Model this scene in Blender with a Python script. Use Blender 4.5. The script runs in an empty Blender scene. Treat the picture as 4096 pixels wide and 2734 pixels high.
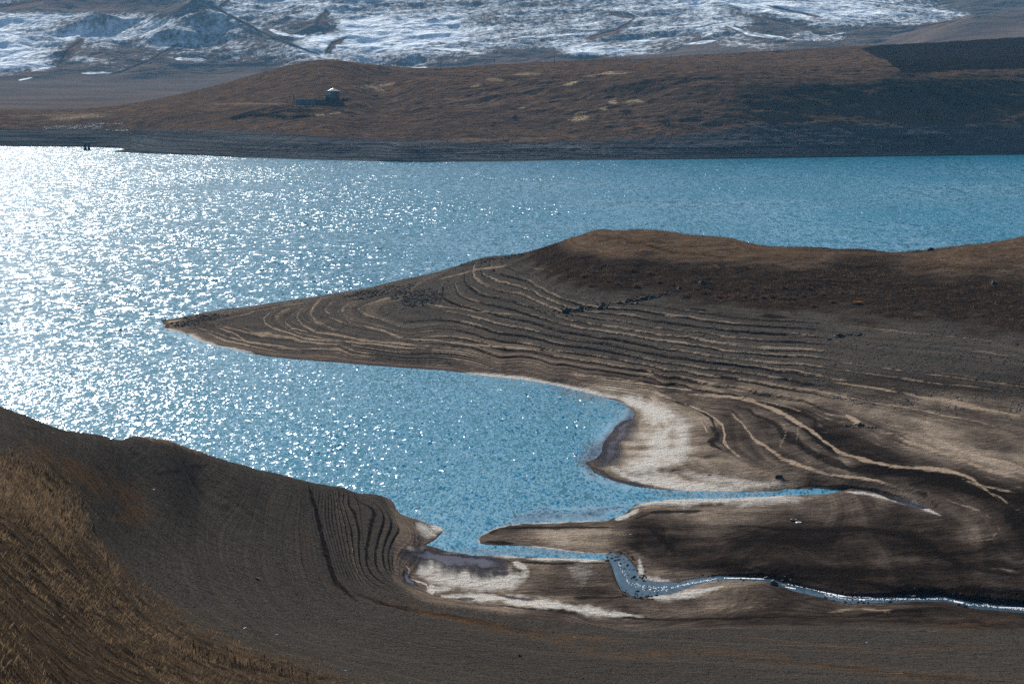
import bpy, bmesh, math, random
import numpy as np
from mathutils import Vector

random.seed(7)
RNG = np.random.default_rng(11)
SC = bpy.context.scene
COL = SC.collection
H = 45.0                      # camera height above the lake
FP = 11378.0                  # focal length in photo pixels (100 mm on 36 mm)
CX, HY = 2048.0, 290.0        # photo centre column, horizon row
PITCH = math.atan((1367 - HY) / FP)
CP, SP = math.cos(PITCH), math.sin(PITCH)

# ------------------------------------------------------------------ projection
def proj(X, Y, Z):
    """world -> photo pixel"""
    dz = Z - H
    zc = Y * CP - dz * SP
    yc = Y * SP + dz * CP
    return CX + FP * X / zc, 1367.0 - FP * yc / zc

def ray(x, y):
    a = (np.asarray(x, float) - CX) / FP
    b = (1367.0 - np.asarray(y, float)) / FP
    return a, CP + b * SP, -SP + b * CP      # direction

def at_z(x, y, z):
    dx, dy, dz = ray(x, y)
    t = (z - H) / dz
    return dx * t, dy * t, np.zeros_like(t) + z

def at_d(x, y, d):
    dx, dy, dz = ray(x, y)
    t = d / dy
    return dx * t, np.zeros_like(t) + d, H + dz * t

TILES = dict(S=(0, 0, 1.0), D=(0, 0, 1.7437), R=(600, 850, .76628), T=(2296, 850, .76628),
             U=(1400, 1600, .63857), V=(2596, 1800, .63857), W=(0, 1600, .72324),
             M=(2000, 1400, .51086), N=(2896, 1400, .51086), O=(1500, 1900, .51086),
             P=(2896, 1934, .51086), Q=(600, 1000, .51086),
             A=(0, 0, .596), B=(1300, 0, .596), C=(2696, 0, .596))

def pts(s):
    out, t = [], TILES['S']
    for w in s.split():
        if w in TILES:
            t = TILES[w]
        else:
            a, b = w.split(',')
            out.append((t[0] + float(a) * t[2], t[1] + float(b) * t[2]))
    return np.array(out)

def dens(p, step):
    """resample a polyline"""
    out = [p[0]]
    for a, b in zip(p[:-1], p[1:]):
        n = max(1, int(np.hypot(*(b - a)[:2]) / step))
        for k in range(1, n + 1):
            out.append(a + (b - a) * k / n)
    return np.array(out)

# ------------------------------------------------------------------ noise
_perm = RNG.permutation(256).astype(np.int32)
_perm = np.concatenate([_perm, _perm, _perm])
_ang = (RNG.random(256) * 2 * np.pi).astype(np.float32)
_gx, _gy = np.cos(_ang).astype(np.float32), np.sin(_ang).astype(np.float32)

def perlin(x, y, seed=0):
    x = np.asarray(x, np.float64) + seed * 17.37
    y = np.asarray(y, np.float64) + seed * 9.71
    xi = np.floor(x); yi = np.floor(y)
    xf = (x - xi).astype(np.float32); yf = (y - yi).astype(np.float32)
    xi = xi.astype(np.int64) & 255; yi = yi.astype(np.int64) & 255
    u = xf * xf * xf * (xf * (xf * 6 - 15) + 10)
    v = yf * yf * yf * (yf * (yf * 6 - 15) + 10)
    def g(ix, iy, fx, fy):
        k = _perm[_perm[ix] + iy]
        return _gx[k & 255] * fx + _gy[k & 255] * fy
    a = g(xi, yi, xf, yf); b = g(xi + 1, yi, xf - 1, yf)
    c = g(xi, yi + 1, xf, yf - 1); d = g(xi + 1, yi + 1, xf - 1, yf - 1)
    return (a + u * (b - a)) * (1 - v) + (c + u * (d - c)) * v    # about -.7 .. .7

def fbm(x, y, octv=4, seed=0, gain=.5):
    s, a, f = 0, 1.0, 1.0
    for k in range(octv):
        s = s + a * perlin(x * f, y * f, seed + k * 3)
        a *= gain; f *= 2.03
    return s

def sstep(a, b, x):
    t = np.clip((x - a) / (b - a), 0, 1)
    return t * t * (3 - 2 * t)

# ------------------------------------------------------------------ interpolation of control points
class RBF:
    def __init__(s, p, v, smooth=1e-3):
        s.c = p.mean(0); s.s = 1000.0
        s.p = (p - s.c) / s.s
        n = len(p)
        K = s.k(s.p, s.p) + np.diag(np.zeros(n) + smooth)
        Pm = np.c_[np.ones(n), s.p]
        A = np.zeros((n + 3, n + 3)); A[:n, :n] = K; A[:n, n:] = Pm; A[n:, :n] = Pm.T
        s.w = np.linalg.solve(A, np.r_[v, 0, 0, 0])
    def k(s, a, b):
        d2 = ((a[:, None, :] - b[None]) ** 2).sum(2)
        return .5 * d2 * np.log(d2 + 1e-12)
    def __call__(s, q):
        q = (q - s.c) / s.s
        out = np.empty(len(q))
        for i in range(0, len(q), 4000):
            b = q[i:i + 4000]
            out[i:i + 4000] = s.k(b, s.p) @ s.w[:-3] + s.w[-3] + b @ s.w[-2:]
        return out

def eta(d):
    return 1500.0 * np.log(1000.0 / d)

def upsample(xs, ys, G, XI, YI):
    """bicubic (Catmull-Rom) lookup of coarse grid G[y,x]"""
    fx = np.interp(XI, xs, np.arange(len(xs))); fy = np.interp(YI, ys, np.arange(len(ys)))
    def basis(f, n):
        i = np.clip(np.floor(f).astype(int), 1, n - 3); t = f - i
        w = [-.5*t+t*t-.5*t**3, 1-2.5*t*t+1.5*t**3, .5*t+2*t*t-1.5*t**3, -.5*t*t+.5*t**3]
        return i, w
    iy, wy = basis(fy, len(ys)); ix, wx = basis(fx, len(xs))
    R = sum(wy[k][:, None] * G[iy + k - 1, :] for k in range(4))
    return sum(wx[k][None, :] * R[:, ix + k - 1] for k in range(4))

def seg_dist(PX, PY, poly, ysc=1.0, widths=None):
    """distance (px) to a polyline; with widths returns distance / local width"""
    best = np.full(PX.shape, 1e9, np.float32)
    for i in range(len(poly) - 1):
        ax, ay = poly[i]; bx, by = poly[i + 1]
        vx, vy = bx - ax, (by - ay) * ysc
        L = vx * vx + vy * vy + 1e-9
        wx, wy = PX - ax, (PY - ay) * ysc
        t = np.clip((wx * vx + wy * vy) / L, 0, 1)
        dd = np.hypot(wx - t * vx, wy - t * vy)
        if widths is not None:
            dd = dd / (widths[i] + (widths[i + 1] - widths[i]) * t)
        best = np.minimum(best, dd)
    return best

def in_poly(PX, PY, poly):
    ins = np.zeros(PX.shape, bool)
    n = len(poly)
    for i in range(n):
        x1, y1 = poly[i]; x2, y2 = poly[(i + 1) % n]
        if y1 == y2: continue
        c = ((y1 > PY) != (y2 > PY))
        ins ^= c & (PX < (x2 - x1) * (PY - y1) / (y2 - y1) + x1)
    return ins

def stroke(field, PX, PY, s, w, val=1.0, soft=.6, wob=None, ysc=2.2, taper=True):
    """soft, tapering, uneven streak following traced points; w = half height in px"""
    p = pts(s) if isinstance(s, str) else s
    m = w * 3.5 + 40
    sel = (PX > p[:, 0].min() - m * ysc) & (PX < p[:, 0].max() + m * ysc) & (PY > p[:, 1].min() - m) & (PY < p[:, 1].max() + m)
    idx = np.nonzero(sel)
    if len(idx[0]) == 0: return
    px, py = PX[idx].astype(np.float32), PY[idx].astype(np.float32)
    if wob is not None:
        py = py + wob[idx] * w * 1.1
    best = np.full(px.shape, 1e9, np.float32); tt = np.zeros_like(best)
    L = np.hypot(*(p[1:] - p[:-1]).T); cum = np.r_[0, np.cumsum(L)]; tot = cum[-1] + 1e-6
    for i in range(len(p) - 1):
        ax, ay = p[i]; vx, vy = p[i + 1] - p[i]
        t = np.clip(((px - ax) * vx + (py - ay) * vy) / (vx * vx + vy * vy + 1e-9), 0, 1)
        dd = np.hypot(px - ax - t * vx, py - ay - t * vy)
        k = dd < best
        best = np.where(k, dd, best); tt = np.where(k, cum[i] + t * L[i], tt)
    sd_ = (p[0, 0] * .37 + p[-1, 1] * .11) % 91
    wn_ = 1 + .9 * perlin(tt / 90.0, np.full_like(tt, sd_)) + .5 * perlin(tt / 25.0, np.full_like(tt, sd_ + 7))
    u = tt / tot
    end = np.clip(np.minimum(u, 1 - u) / .22, 0, 1) ** .6 if taper else 1.0
    d = best / (w * np.maximum(.25, wn_) * (.25 + .75 * end))
    v = val * np.exp(-d * d * 1.1) * (.45 + .55 * end)
    field[idx] = np.maximum(field[idx], v.astype(np.float32))

# ------------------------------------------------------------------ scene helpers
def tag(o, label=None, cat=None, group=None, kind=None):
    if label: o['label'] = label
    if cat: o['category'] = cat
    if group: o['group'] = group
    if kind: o['kind'] = kind
    return o

def empty(name, loc, rz=0.0):
    o = bpy.data.objects.new(name, None); COL.objects.link(o)
    o.location = loc; o.rotation_euler = (0, 0, rz); o.empty_display_size = .3
    return o

def mesh_obj(name, V, F, mat, parent=None, smooth=False, uv=None):
    me = bpy.data.meshes.new(name)
    V = np.asarray(V, np.float32)
    if isinstance(F, np.ndarray):
        k = F.shape[1]
        me.vertices.add(len(V)); me.vertices.foreach_set('co', V.ravel())
        me.loops.add(F.size); me.loops.foreach_set('vertex_index', F.astype(np.int32).ravel())
        me.polygons.add(len(F)); me.polygons.foreach_set('loop_start', (np.arange(len(F)) * k).astype(np.int32))
        me.update(calc_edges=True)
    else:
        me.from_pydata([tuple(map(float, v)) for v in V], [], F); me.update()
    if smooth:
        me.polygons.foreach_set('use_smooth', np.ones(len(me.polygons), bool))
    me.materials.append(mat)
    o = bpy.data.objects.new(name, me); COL.objects.link(o)
    if parent: o.parent = parent
    return o

def set_attr(o, name, arr):
    a = o.data.attributes.new(name, 'FLOAT', 'POINT')
    a.data.foreach_set('value', np.ascontiguousarray(arr, np.float32).ravel())

class MB:
    """collects boxes, bars and prisms into ONE mesh"""
    def __init__(s): s.v, s.f = [], []
    def box(s, c, size, rz=0):
        cx, cy, cz = c; a, b, h = [k / 2 for k in size]
        n = len(s.v); cs, sn = math.cos(rz), math.sin(rz)
        for dz in (-h, h):
            for dx, dy in ((-a, -b), (a, -b), (a, b), (-a, b)):
                s.v.append((cx + dx * cs - dy * sn, cy + dx * sn + dy * cs, cz + dz))
        s.f += [(n, n+3, n+2, n+1), (n+4, n+5, n+6, n+7)] + [(n+i, n+(i+1) % 4, n+4+(i+1) % 4, n+4+i) for i in range(4)]
        return s
    def tube(s, p, q, r0, r1=None, k=8):
        r1 = r0 if r1 is None else r1
        p, q = Vector(p), Vector(q); d = (q - p).normalized()
        u = d.orthogonal().normalized(); w = d.cross(u)
        n = len(s.v)
        for c, r in ((p, r0), (q, r1)):
            for i in range(k):
                a = 2 * math.pi * i / k
                s.v.append(tuple(c + u * (r * math.cos(a)) + w * (r * math.sin(a))))
        s.f += [(n+i, n+(i+1) % k, n+k+(i+1) % k, n+k+i) for i in range(k)]
        s.f += [tuple(n+i for i in reversed(range(k))), tuple(n+k+i for i in range(k))]
        return s
    def poly(s, vs, fs):
        n = len(s.v); s.v += [tuple(v) for v in vs]; s.f += [tuple(n + i for i in f) for f in fs]; return s
    def build(s, name, mat, parent=None, smooth=False): return mesh_obj(name, s.v, s.f, mat, parent, smooth)

# node helper
class NT:
    def __init__(s, name):
        s.m = bpy.data.materials.new(name); s.m.use_nodes = True
        s.t = s.m.node_tree; s.t.nodes.clear()
        s.out = s.t.nodes.new('ShaderNodeOutputMaterial')
    def n(s, typ, **k):
        nd = s.t.nodes.new('ShaderNode' + typ)
        for a, b in k.items():
            if a.startswith('i_'):
                key = a[2:].replace('_', ' ')
                nd.inputs[int(key) if key.isdigit() else key].default_value = b
            else: setattr(nd, a, b)
        return nd
    def l(s, a, b): s.t.links.new(a, b)
    def put(s, nd, i, v):
        if hasattr(v, 'is_output') or isinstance(v, bpy.types.NodeSocket): s.l(v, nd.inputs[i])
        else: nd.inputs[i].default_value = v
    def math(s, op, a, b=0.0, clamp=False, c=None):
        nd = s.n('Math', operation=op, use_clamp=clamp); s.put(nd, 0, a); s.put(nd, 1, b)
        if c is not None: s.put(nd, 2, c)
        return nd.outputs[0]
    def vm(s, op, a, b=None, scale=None):
        nd = s.n('VectorMath', operation=op); s.put(nd, 0, a)
        if b is not None: s.put(nd, 1, b)
        if scale is not None: s.put(nd, 3, scale)
        return nd.outputs[0]
    def mix(s, f, a, b):
        nd = s.n('Mix', data_type='RGBA'); s.put(nd, 0, f); s.put(nd, 6, a); s.put(nd, 7, b); return nd.outputs[2]
    def mapr(s, v, a, b, c=0.0, d=1.0, smooth=False):
        nd = s.n('MapRange'); nd.clamp = True
        if smooth: nd.interpolation_type = 'SMOOTHSTEP'
        for i, k in enumerate((v, a, b, c, d)): s.put(nd, i, k)
        return nd.outputs[0]
    def attr(s, name):
        nd = s.n('Attribute', attribute_name=name); return nd.outputs['Fac']
    def pos(s): return s.n('NewGeometry').outputs['Position']
    def noise(s, vec, scale, detail=3.0, rough=.55, dist=0.0, out=0):
        nd = s.n('TexNoise'); s.put(nd, 'Vector', vec); nd.inputs['Scale'].default_value = scale
        nd.inputs['Detail'].default_value = detail; nd.inputs['Roughness'].default_value = rough
        nd.inputs['Distortion'].default_value = dist
        return nd.outputs[out]
    def mapping(s, vec, scale=(1, 1, 1), rz=0.0):
        nd = s.n('Mapping'); s.put(nd, 'Vector', vec); nd.inputs['Scale'].default_value = scale
        nd.inputs['Rotation'].default_value = (0, 0, rz); return nd.outputs[0]
    def bsdf(s, color, rough=.9, normal=None, spec=.5, **k):
        b = s.n('BsdfPrincipled'); s.put(b, 'Base Color', color); s.put(b, 'Roughness', rough)
        s.put(b, 'Specular IOR Level', spec)
        if normal is not None: s.l(normal, b.inputs['Normal'])
        for a, v in k.items(): s.put(b, a.replace('_', ' '), v)
        s.l(b.outputs[0], s.out.inputs[0]); return b

def rgb(r, g, b): return (r, g, b, 1.0)

def simple(name, color, rough=.85, var=.25, scale=3.0, spec=.3, bump=0.0, metallic=0.0):
    t = NT(name)
    tc = t.n('TexCoord').outputs['Object']
    n = t.noise(tc, scale, 4)
    c = t.mix(n, rgb(*[k * (1 - var) for k in color]), rgb(*[min(1, k * (1 + var)) for k in color]))
    nrm = None
    if bump:
        b = t.n('Bump'); b.inputs['Distance'].default_value = bump; t.l(n, b.inputs['Height']); nrm = b.outputs[0]
    t.bsdf(c, rough, nrm, spec, Metallic=metallic)
    return t.m

# ------------------------------------------------------------------ polar terrain sheet
class Terrain:
    def __init__(s, d, xpix, z):
        s.d, s.xp = d, xpix                       # rows (distance, increasing) and columns (pixel at infinity)
        s.tx = (xpix - CX) / FP
        s.z = z
        s.Y = np.repeat(d[:, None], len(xpix), 1); s.X = s.Y * s.tx[None, :]
    def project(s):
        s.px, s.py = proj(s.X, s.Y, s.z)
    def h(s, X, Y):
        X, Y = np.asarray(X, float), np.asarray(Y, float)
        fi = np.interp(Y, s.d, np.arange(len(s.d))); fj = np.interp(X / Y, s.tx, np.arange(len(s.tx)))
        i = np.clip(fi.astype(int), 0, len(s.d) - 2); j = np.clip(fj.astype(int), 0, len(s.tx) - 2)
        a, b = fi - i, fj - j; z = s.z
        return (z[i, j] * (1-a) + z[i+1, j] * a) * (1-b) + (z[i, j+1] * (1-a) + z[i+1, j+1] * a) * b
    def hit(s, x, y):
        """first visible point of the sheet under a photo pixel"""
        dx, dy, dz = ray(x, y); tx = dx / dy
        j = int(np.clip(np.searchsorted(s.tx, tx), 1, len(s.tx) - 1))
        col = s.z[:, j]
        line = H + s.d * dz / dy
        k = np.nonzero(col >= line)[0]
        k = int(k[0]) if len(k) else int(np.argmin(line - col))
        Y = s.d[k]
        if k > 0 and col[k] >= line[k]:
            g0, g1 = line[k-1] - col[k-1], line[k] - col[k]
            if g0 > 0: Y = s.d[k-1] + (s.d[k] - s.d[k-1]) * g0 / (g0 - g1 + 1e-9)
        return Vector((float(tx * Y), float(Y), float(s.h(tx * Y, Y))))
    def mesh(s, name, mat):
        R, C = s.z.shape
        V = np.stack([s.X, s.Y, s.z], -1).reshape(-1, 3)
        a = (np.arange(R - 1)[:, None] * C + np.arange(C - 1)[None]).ravel()
        F = np.stack([a, a + 1, a + C + 1, a + C], 1)
        s.o = mesh_obj(name, V, F, mat, smooth=True)
        return s.o

def gp(s):                         # traced on the water plane -> (X, Y)
    p = pts(s); X, Y, _ = at_z(p[:, 0], p[:, 1], 0.0)
    return X, Y

# =================================================================== NEAR GROUND
# traced height contours: height, photo points
CONT = [
 (0.5, "M 620,290 1000,335 1200,385 1440,535 1480,650 1450,800 1600,930 2000,1000 2349,1015"),
 (0.8, "M 0,165 400,210 800,275 1200,335 1500,440 1740,570 1760,700 1900,860 2200,980"),
 (1.1, "M 400,185 1000,265 1400,345 1800,445 1950,600 2050,740 2349,890 N 700,950 1100,1010 1500,1090"),
 (1.6, "N -500,290 0,360 340,440 640,600 900,800 1300,900 1800,960 2150,1180 2349,1280"),
 (2.1, "N 0,300 600,400 1000,520 1200,620 1700,810 2349,1010"),
 (2.8, "N 0,200 700,310 1500,460 2349,650"),
 (3.5, "N 0,110 850,250 1400,335 2349,520"),
 (4.2, "N 600,95 1300,210 2349,350"),
 # spit loops
 (1.0, "Q 1500,338 1040,445 940,490 890,530 900,570 950,605 1100,650 1200,690 1500,715"),
 (1.3, "Q 1560,345 1230,430 1100,490 1060,530 1060,570 1110,610 1300,655"),
 (1.6, "Q 1600,345 1270,430 1160,490 1150,530 1190,580 1300,635 1500,670"),
 (2.0, "Q 1700,330 1500,360 1340,385 1280,440 1260,500 1300,560 1400,600 1600,650"),
 (2.5, "Q 1800,320 1510,400 1470,450 1490,520 1600,580 1800,620 2000,670"),
 (0.5, "Q 440,500 300,560 330,600 600,690 800,740 1000,780"),
 # near bank
 (0.4, "O 230,830 350,895 500,945 800,995 1400,1075 2000,1128 P 0,1060"),
 (1.3, "S 1530,1990 1575,2050 1620,2105 1640,2140 1600,2175 1578,2210 1578,2270 1600,2320 1650,2365 1690,2392 1850,2425 2100,2452 2350,2475 2700,2497 2900,2490 3400,2492 3800,2500 4096,2515 4500,2530"),
 (2.5, "S 1374,1947 1374,2005 1417,2106 1425,2215 1446,2294 1500,2345 1600,2385 1690,2412 1975,2465 2350,2505 2900,2530 3500,2530 4096,2555 4500,2570"),
 (4.5, "S 1230,1925 1258,2034 1295,2179 1338,2323 1446,2420 1690,2485 2200,2560 3000,2600 4096,2640 4500,2650"),
 (7.0, "S 1085,1889 1070,2005 1049,2179 1085,2359 1229,2504 1500,2585 2000,2690 2400,2740 3000,2780 4096,2800 4500,2810"),
 (10., "S 868,1831 795,1962 759,2179 832,2396 1085,2576 1446,2680 1700,2750 2200,2850 3500,2950 4500,3000"),
 (14., "S 651,1763 542,1889 470,2179 578,2432 868,2612 1157,2730 1500,2850 2300,3050 4500,3400"),
 (18., "S 325,1737 289,1925 325,2106 434,2287 578,2504 795,2685 1000,2800 1500,3050 3000,3700"),
 (20., "S -60,1622 0,1640"),
 (22., "S -150,1790 0,1817 108,1962 250,2150 350,2350 500,2600 650,2760"),
 (26., "S -300,2000 0,2100 100,2400 250,2700 400,2950"),
 (31., "S -300,2300 -50,2600 100,3000 400,3500 1500,4500"),
]
PTS3 = [  # x, y, z spot heights
 # skyline of the spit and the headland, and the slope below it
 (1950,1030,4),(2132,1003,8),(2250,965,10.8),(2385,924,13.2),(2526,923,13.4),(2700,935,13.0),(2909,953,12),(3215,992,10.8),(3445,999,10.5),
 (3752,996,10.8),(3905,980,11.4),(4096,950,12.6),(4400,900,14.5),
 (1826,1061,1.5),(1700,1200,3.6),(1800,1330,2.5),(1800,1250,3.6),(1800,1150,4.4),(1800,1100,3.9),(1600,1180,2.9),
 (2132,1100,7),(2132,1200,5.5),(2132,1300,4),(2132,1400,2.3),(2132,1480,1),
 (2385,1450,2.2),(2385,1350,4),(2385,1250,6),(2385,1150,8),(2385,1050,10.3),(2385,990,11.6),(2385,952,12.9),
 (2600,1480,2.3),(2600,1400,3.8),(2600,1300,5.6),(2600,1200,7.3),(2600,1100,9.3),(2600,1030,10.9),(2600,990,12.6),
 (2900,1400,4.6),(2900,1300,6.3),(2900,1200,8),(2900,1100,9.8),(2900,1050,10.8),(2900,1020,11.6),
 (3450,1400,5.6),(3450,1300,7.2),(3450,1200,8.7),(3450,1100,9.8),(3450,1050,10.2),
 (4096,1450,6),(4096,1350,7.5),(4096,1250,9),(4096,1150,10.3),(4096,1050,11.3),(4096,1000,12),
 (4500,1450,7),(4500,1250,10),(4500,1050,12.6),
 # flats
 (1924,2155,.25),(2011,2135,.45),(2450,2160,.7),(2624,2130,.9),(3150,2090,.9),(3400,2035,.6),(3400,2140,1.0),(3150,2240,1.2),
 (3660,2240,1.4),(3915,2090,.9),(3915,2290,1.5),(2896,2275,1.1),(3610,2340,.9),(4096,2190,1.7),(4096,2340,1.3),
 (2110,2252,.35),(2420,2258,.6),(2270,2335,.5),(1860,2335,.15),(2470,2385,.7),(3000,2368,.7),(3200,2420,.7),(3610,2435,.7),
 (2700,1800,.55),(2600,1700,.35),(2900,1900,.7),(2500,1900,.15),(3300,1950,.9),
 (1655,2080,.7),(1620,2030,.6),
]
PTS3 += [(100,1668,19.7),(200,1705,19),(325,1737,18),(420,1748,16.8),(540,1758,15.4),(600,1761,14.7),(651,1763,14),(720,1785,12.8),(790,1808,11.4),(868,1831,10),(980,1862,8.3),(1085,1889,7),(1160,1908,5.7),(1300,1938,3.4),(1450,1965,1.6)]
GZ = [  # x, y, z on the ground-plane raster (hidden far sides)
 (-300,2160,0),(0,2152,0),(0,2060,-4),(-200,1900,9),(0,2000,8),(325,2222-90,-3),(325,2222,0),(651,2086,0),(651,2010,-3),(868,2026,0),(868,1960,-3),
 (1085,1997,0),(1230,1985,0),(1374,1978,0),(1300,1900,-2),(650,1270,-.4),(1029,1205,-.8),(1427,1135,-2),(1620,1100,-1.5),
 (1800,1060,-1.5),(1950,1066,0),(2400,1066,0),(3000,1070,0),(3500,1080,0),(4200,1064,0),(4600,1060,0),(2000,1000,-6),(2600,1000,-6),(3200,1000,-6),
 (4000,1000,-6),(4600,1000,-6),(2400,870,-6),(4000,870,-6),(1000,900,-6),(-300,900,-6),(0,1300,-6),(0,1700,-6),(900,1700,-3),(1500,1700,-2),
 (2100,1700,-1),(1800,2000,-1),(500,1400,-3),(-300,1700,-6),(1200,1500,-1.5),(500,1100,-5),
]
SHORE = ("S -4000,400 8500,400 8500,1040 4900,1062 4200,1064 3500,1080 3000,1070 2400,1066 1950,1068 1800,1078 1620,1116 1427,1157 1250,1187 1029,1219 855,1243 720,1270 "
 "Q 85,550 95,575 100,605 130,632 200,642 290,655 340,695 400,718 500,745 600,768 700,790 800,812 950,835 1200,862 1500,885 1900,915 2349,948 "
 "M 0,215 150,228 300,250 500,290 700,340 850,378 960,410 1020,450 1055,490 1040,530 960,555 900,600 870,650 810,720 790,800 740,850 660,880 700,920 730,955 800,990 "
 "920,1035 1050,1065 1250,1090 1500,1108 1800,1112 2000,1110 2150,1103 2250,1085 N 480,1090 620,1086 740,1095 760,1112 600,1128 400,1140 150,1155 0,1160 "
 "M 1600,1165 1350,1165 1150,1185 1050,1205 1020,1240 960,1290 850,1330 600,1338 300,1352 120,1362 30,1378 "
 "O 960,408 860,455 808,490 802,515 825,535 880,545 1010,548 1200,560 1400,585 1650,608 1800,618 1870,632 1850,655 1780,660 1500,646 1180,636 950,626 760,628 700,612 640,600 560,590 470,560 400,545 "
 "430,530 490,490 535,445 540,425 500,398 430,385 360,355 270,325 200,300 165,260 150,220 120,185 60,160 0,145 "
 "S 1440,1976 1374,1978 1230,1985 1085,1997 868,2026 651,2086 325,2222 0,2152 -4000,2140")
STREAM1 = (pts("O 1850,640 1920,690 1960,760 1990,830 2060,885 2200,892 2349,880 V 150,862 280,826 430,800 720,805 820,835 900,860 1100,905 1250,935 1500,932 1850,930 2000,965 2349,998 2600,1010"))
STREAM1W = np.array([12, 24, 30, 30, 26, 18, 14, 12, 9, 6, 4.5, 6, 8, 8, 9, 7, 6, 8, 9, 9], float)[:len(STREAM1)]
STREAM2 = pts("N 700,1100 900,1106 1000,1110 1150,1140 1300,1183 1450,1222 1560,1258 1660,1295")
STREAM2W = np.array([4, 2, 1.4, 1.6, 3, 3.5, 3, 1], float)

def build_heights():
    P, Vv = [], []
    for z, s in CONT:
        p = dens(pts(s), 110)
        X, Y, _ = at_z(p[:, 0], p[:, 1], z)
        P.append(np.c_[FP * X / Y, eta(Y)]); Vv.append(np.full(len(p), z))
    p = np.array(PTS3, float)
    X, Y, _ = at_z(p[:, 0], p[:, 1], p[:, 2])
    P.append(np.c_[FP * X / Y, eta(Y)]); Vv.append(p[:, 2]); nfl = len(np.concatenate(P)); flat_ = p[:, 2] < 1.75
    sm0 = np.r_[np.zeros(nfl - len(p)), flat_ * .03]
    p = np.array(GZ, float)
    X, Y, _ = at_z(p[:, 0], p[:, 1], 0.0)
    P.append(np.c_[FP * X / Y, eta(Y)]); Vv.append(p[:, 2])
    # hill under the camera
    for (xx, d, z) in [(-2600, 42, 34), (-1000, 42, 32), (0, 42, 29), (1200, 42, 27), (2600, 42, 26), (-2600, 75, 29.5), (1200, 80, 19.5), (2600, 85, 18.5), (0, 75, 21), (1200, 60, 23), (2600, 60, 22.5), (0, 58, 25)]:
        P.append(np.array([[xx, eta(d)]])); Vv.append(np.array([float(z)]))
    # shore line itself, gently
    sp = dens(pts(SHORE)[7:-1], 90)
    X, Y, _ = at_z(sp[:, 0], sp[:, 1], 0.0)
    P.append(np.c_[FP * X / Y, eta(Y)]); Vv.append(np.zeros(len(sp)))
    P = np.concatenate(P); Vv = np.concatenate(Vv)
    keep = []; seen = set()
    for i, q in enumerate(P):
        k = (round(q[0] / 8), round(q[1] / 5))
        if k not in seen: seen.add(k); keep.append(i)
    smv = np.r_[sm0, np.zeros(len(P) - len(sm0))] + 3e-4
    return RBF(P[keep], Vv[keep], smv[keep])

R1, R2, R3, R4 = 110, 430, 420, 640
dn = np.concatenate([1 / np.linspace(1/40, 1/105, R1, endpoint=False), 1 / np.linspace(1/105, 1/205, R2, endpoint=False),
                     1 / np.linspace(1/205, 1/345, R3, endpoint=False), 1 / np.linspace(1/345, 1/610, R4, endpoint=False),
                     1 / np.linspace(1/610, 1/900, 90)])
xn = np.concatenate([np.linspace(-2600, -200, 90, endpoint=False), np.linspace(-200, 4300, 1365, endpoint=False), np.linspace(4300, 6900, 100)])
G = Terrain(dn, xn, np.zeros((len(dn), len(xn))))
rb = build_heights()
ccx = np.linspace(-2400, 2400, 150); cce = np.linspace(eta(920), eta(38), 260)
q = np.stack(np.meshgrid(ccx, cce), -1).reshape(-1, 2)
cz = rb(q).reshape(len(cce), len(ccx))
Z = upsample(ccx, cce, cz, np.clip(xn - CX, -2300, 2350), eta(dn))

# masks on the ground-plane raster
GX, GY = proj(G.X, G.Y, np.zeros_like(G.X))
w1 = fbm(G.X / 9, G.Y / 22, 3, 5); w2 = fbm(G.X / 2.2, G.Y / 5, 2, 6)
wgx = GX + 5 * w1; wgy = GY + 2.2 * w1 + 1.0 * w2
sub = (slice(None, None, 2), slice(None, None, 2))
shp = pts(SHORE)
ins = in_poly(wgx, wgy, shp)
dsub = seg_dist(wgx[sub], wgy[sub], shp, 2.5)
def up2(a, shape):
    b = np.repeat(np.repeat(a, 2, 0), 2, 1)[:shape[0], :shape[1]].astype(np.float32)
    b[1:-1, :] = (b[:-2, :] + 2 * b[1:-1, :] + b[2:, :]) / 4; b[:, 1:-1] = (b[:, :-2] + 2 * b[:, 1:-1] + b[:, 2:]) / 4
    return b
sd = up2(dsub, Z.shape); sd = np.where(ins, -sd, sd)          # >0 on land
st1 = seg_dist(wgx, wgy, STREAM1, 1.0, STREAM1W); st2 = seg_dist(wgx, wgy, STREAM2, 1.0, STREAM2W)
st = np.minimum(st1, st2 * .3 + .6)

land = np.maximum(Z, .02) * sstep(-5, 45, sd) + .015 + .0006 * np.clip(sd, 0, 80)
sy = np.interp(GX, STREAM1[7:, 0], STREAM1[7:, 1]); north = (GY < sy)
corr = np.where(north, .40 + .60 * sstep(1.3, 4, st), .03 + .97 * sstep(2.2, 13, st))
land = land * corr
water = -.05 - .012 * np.clip(-sd, 0, 200)
Z2 = np.where(sd > 0, land, np.minimum(water, np.where(Z < 0, Z * .3, 0) - .05))
bank = sstep(.95, 1.9, st)
Z2 = np.where(sd > 0, Z2 * bank + (1 - bank) * -.12 + .0, Z2)
Zb = Z2.copy()                                               # smooth heights, used for bands

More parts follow.
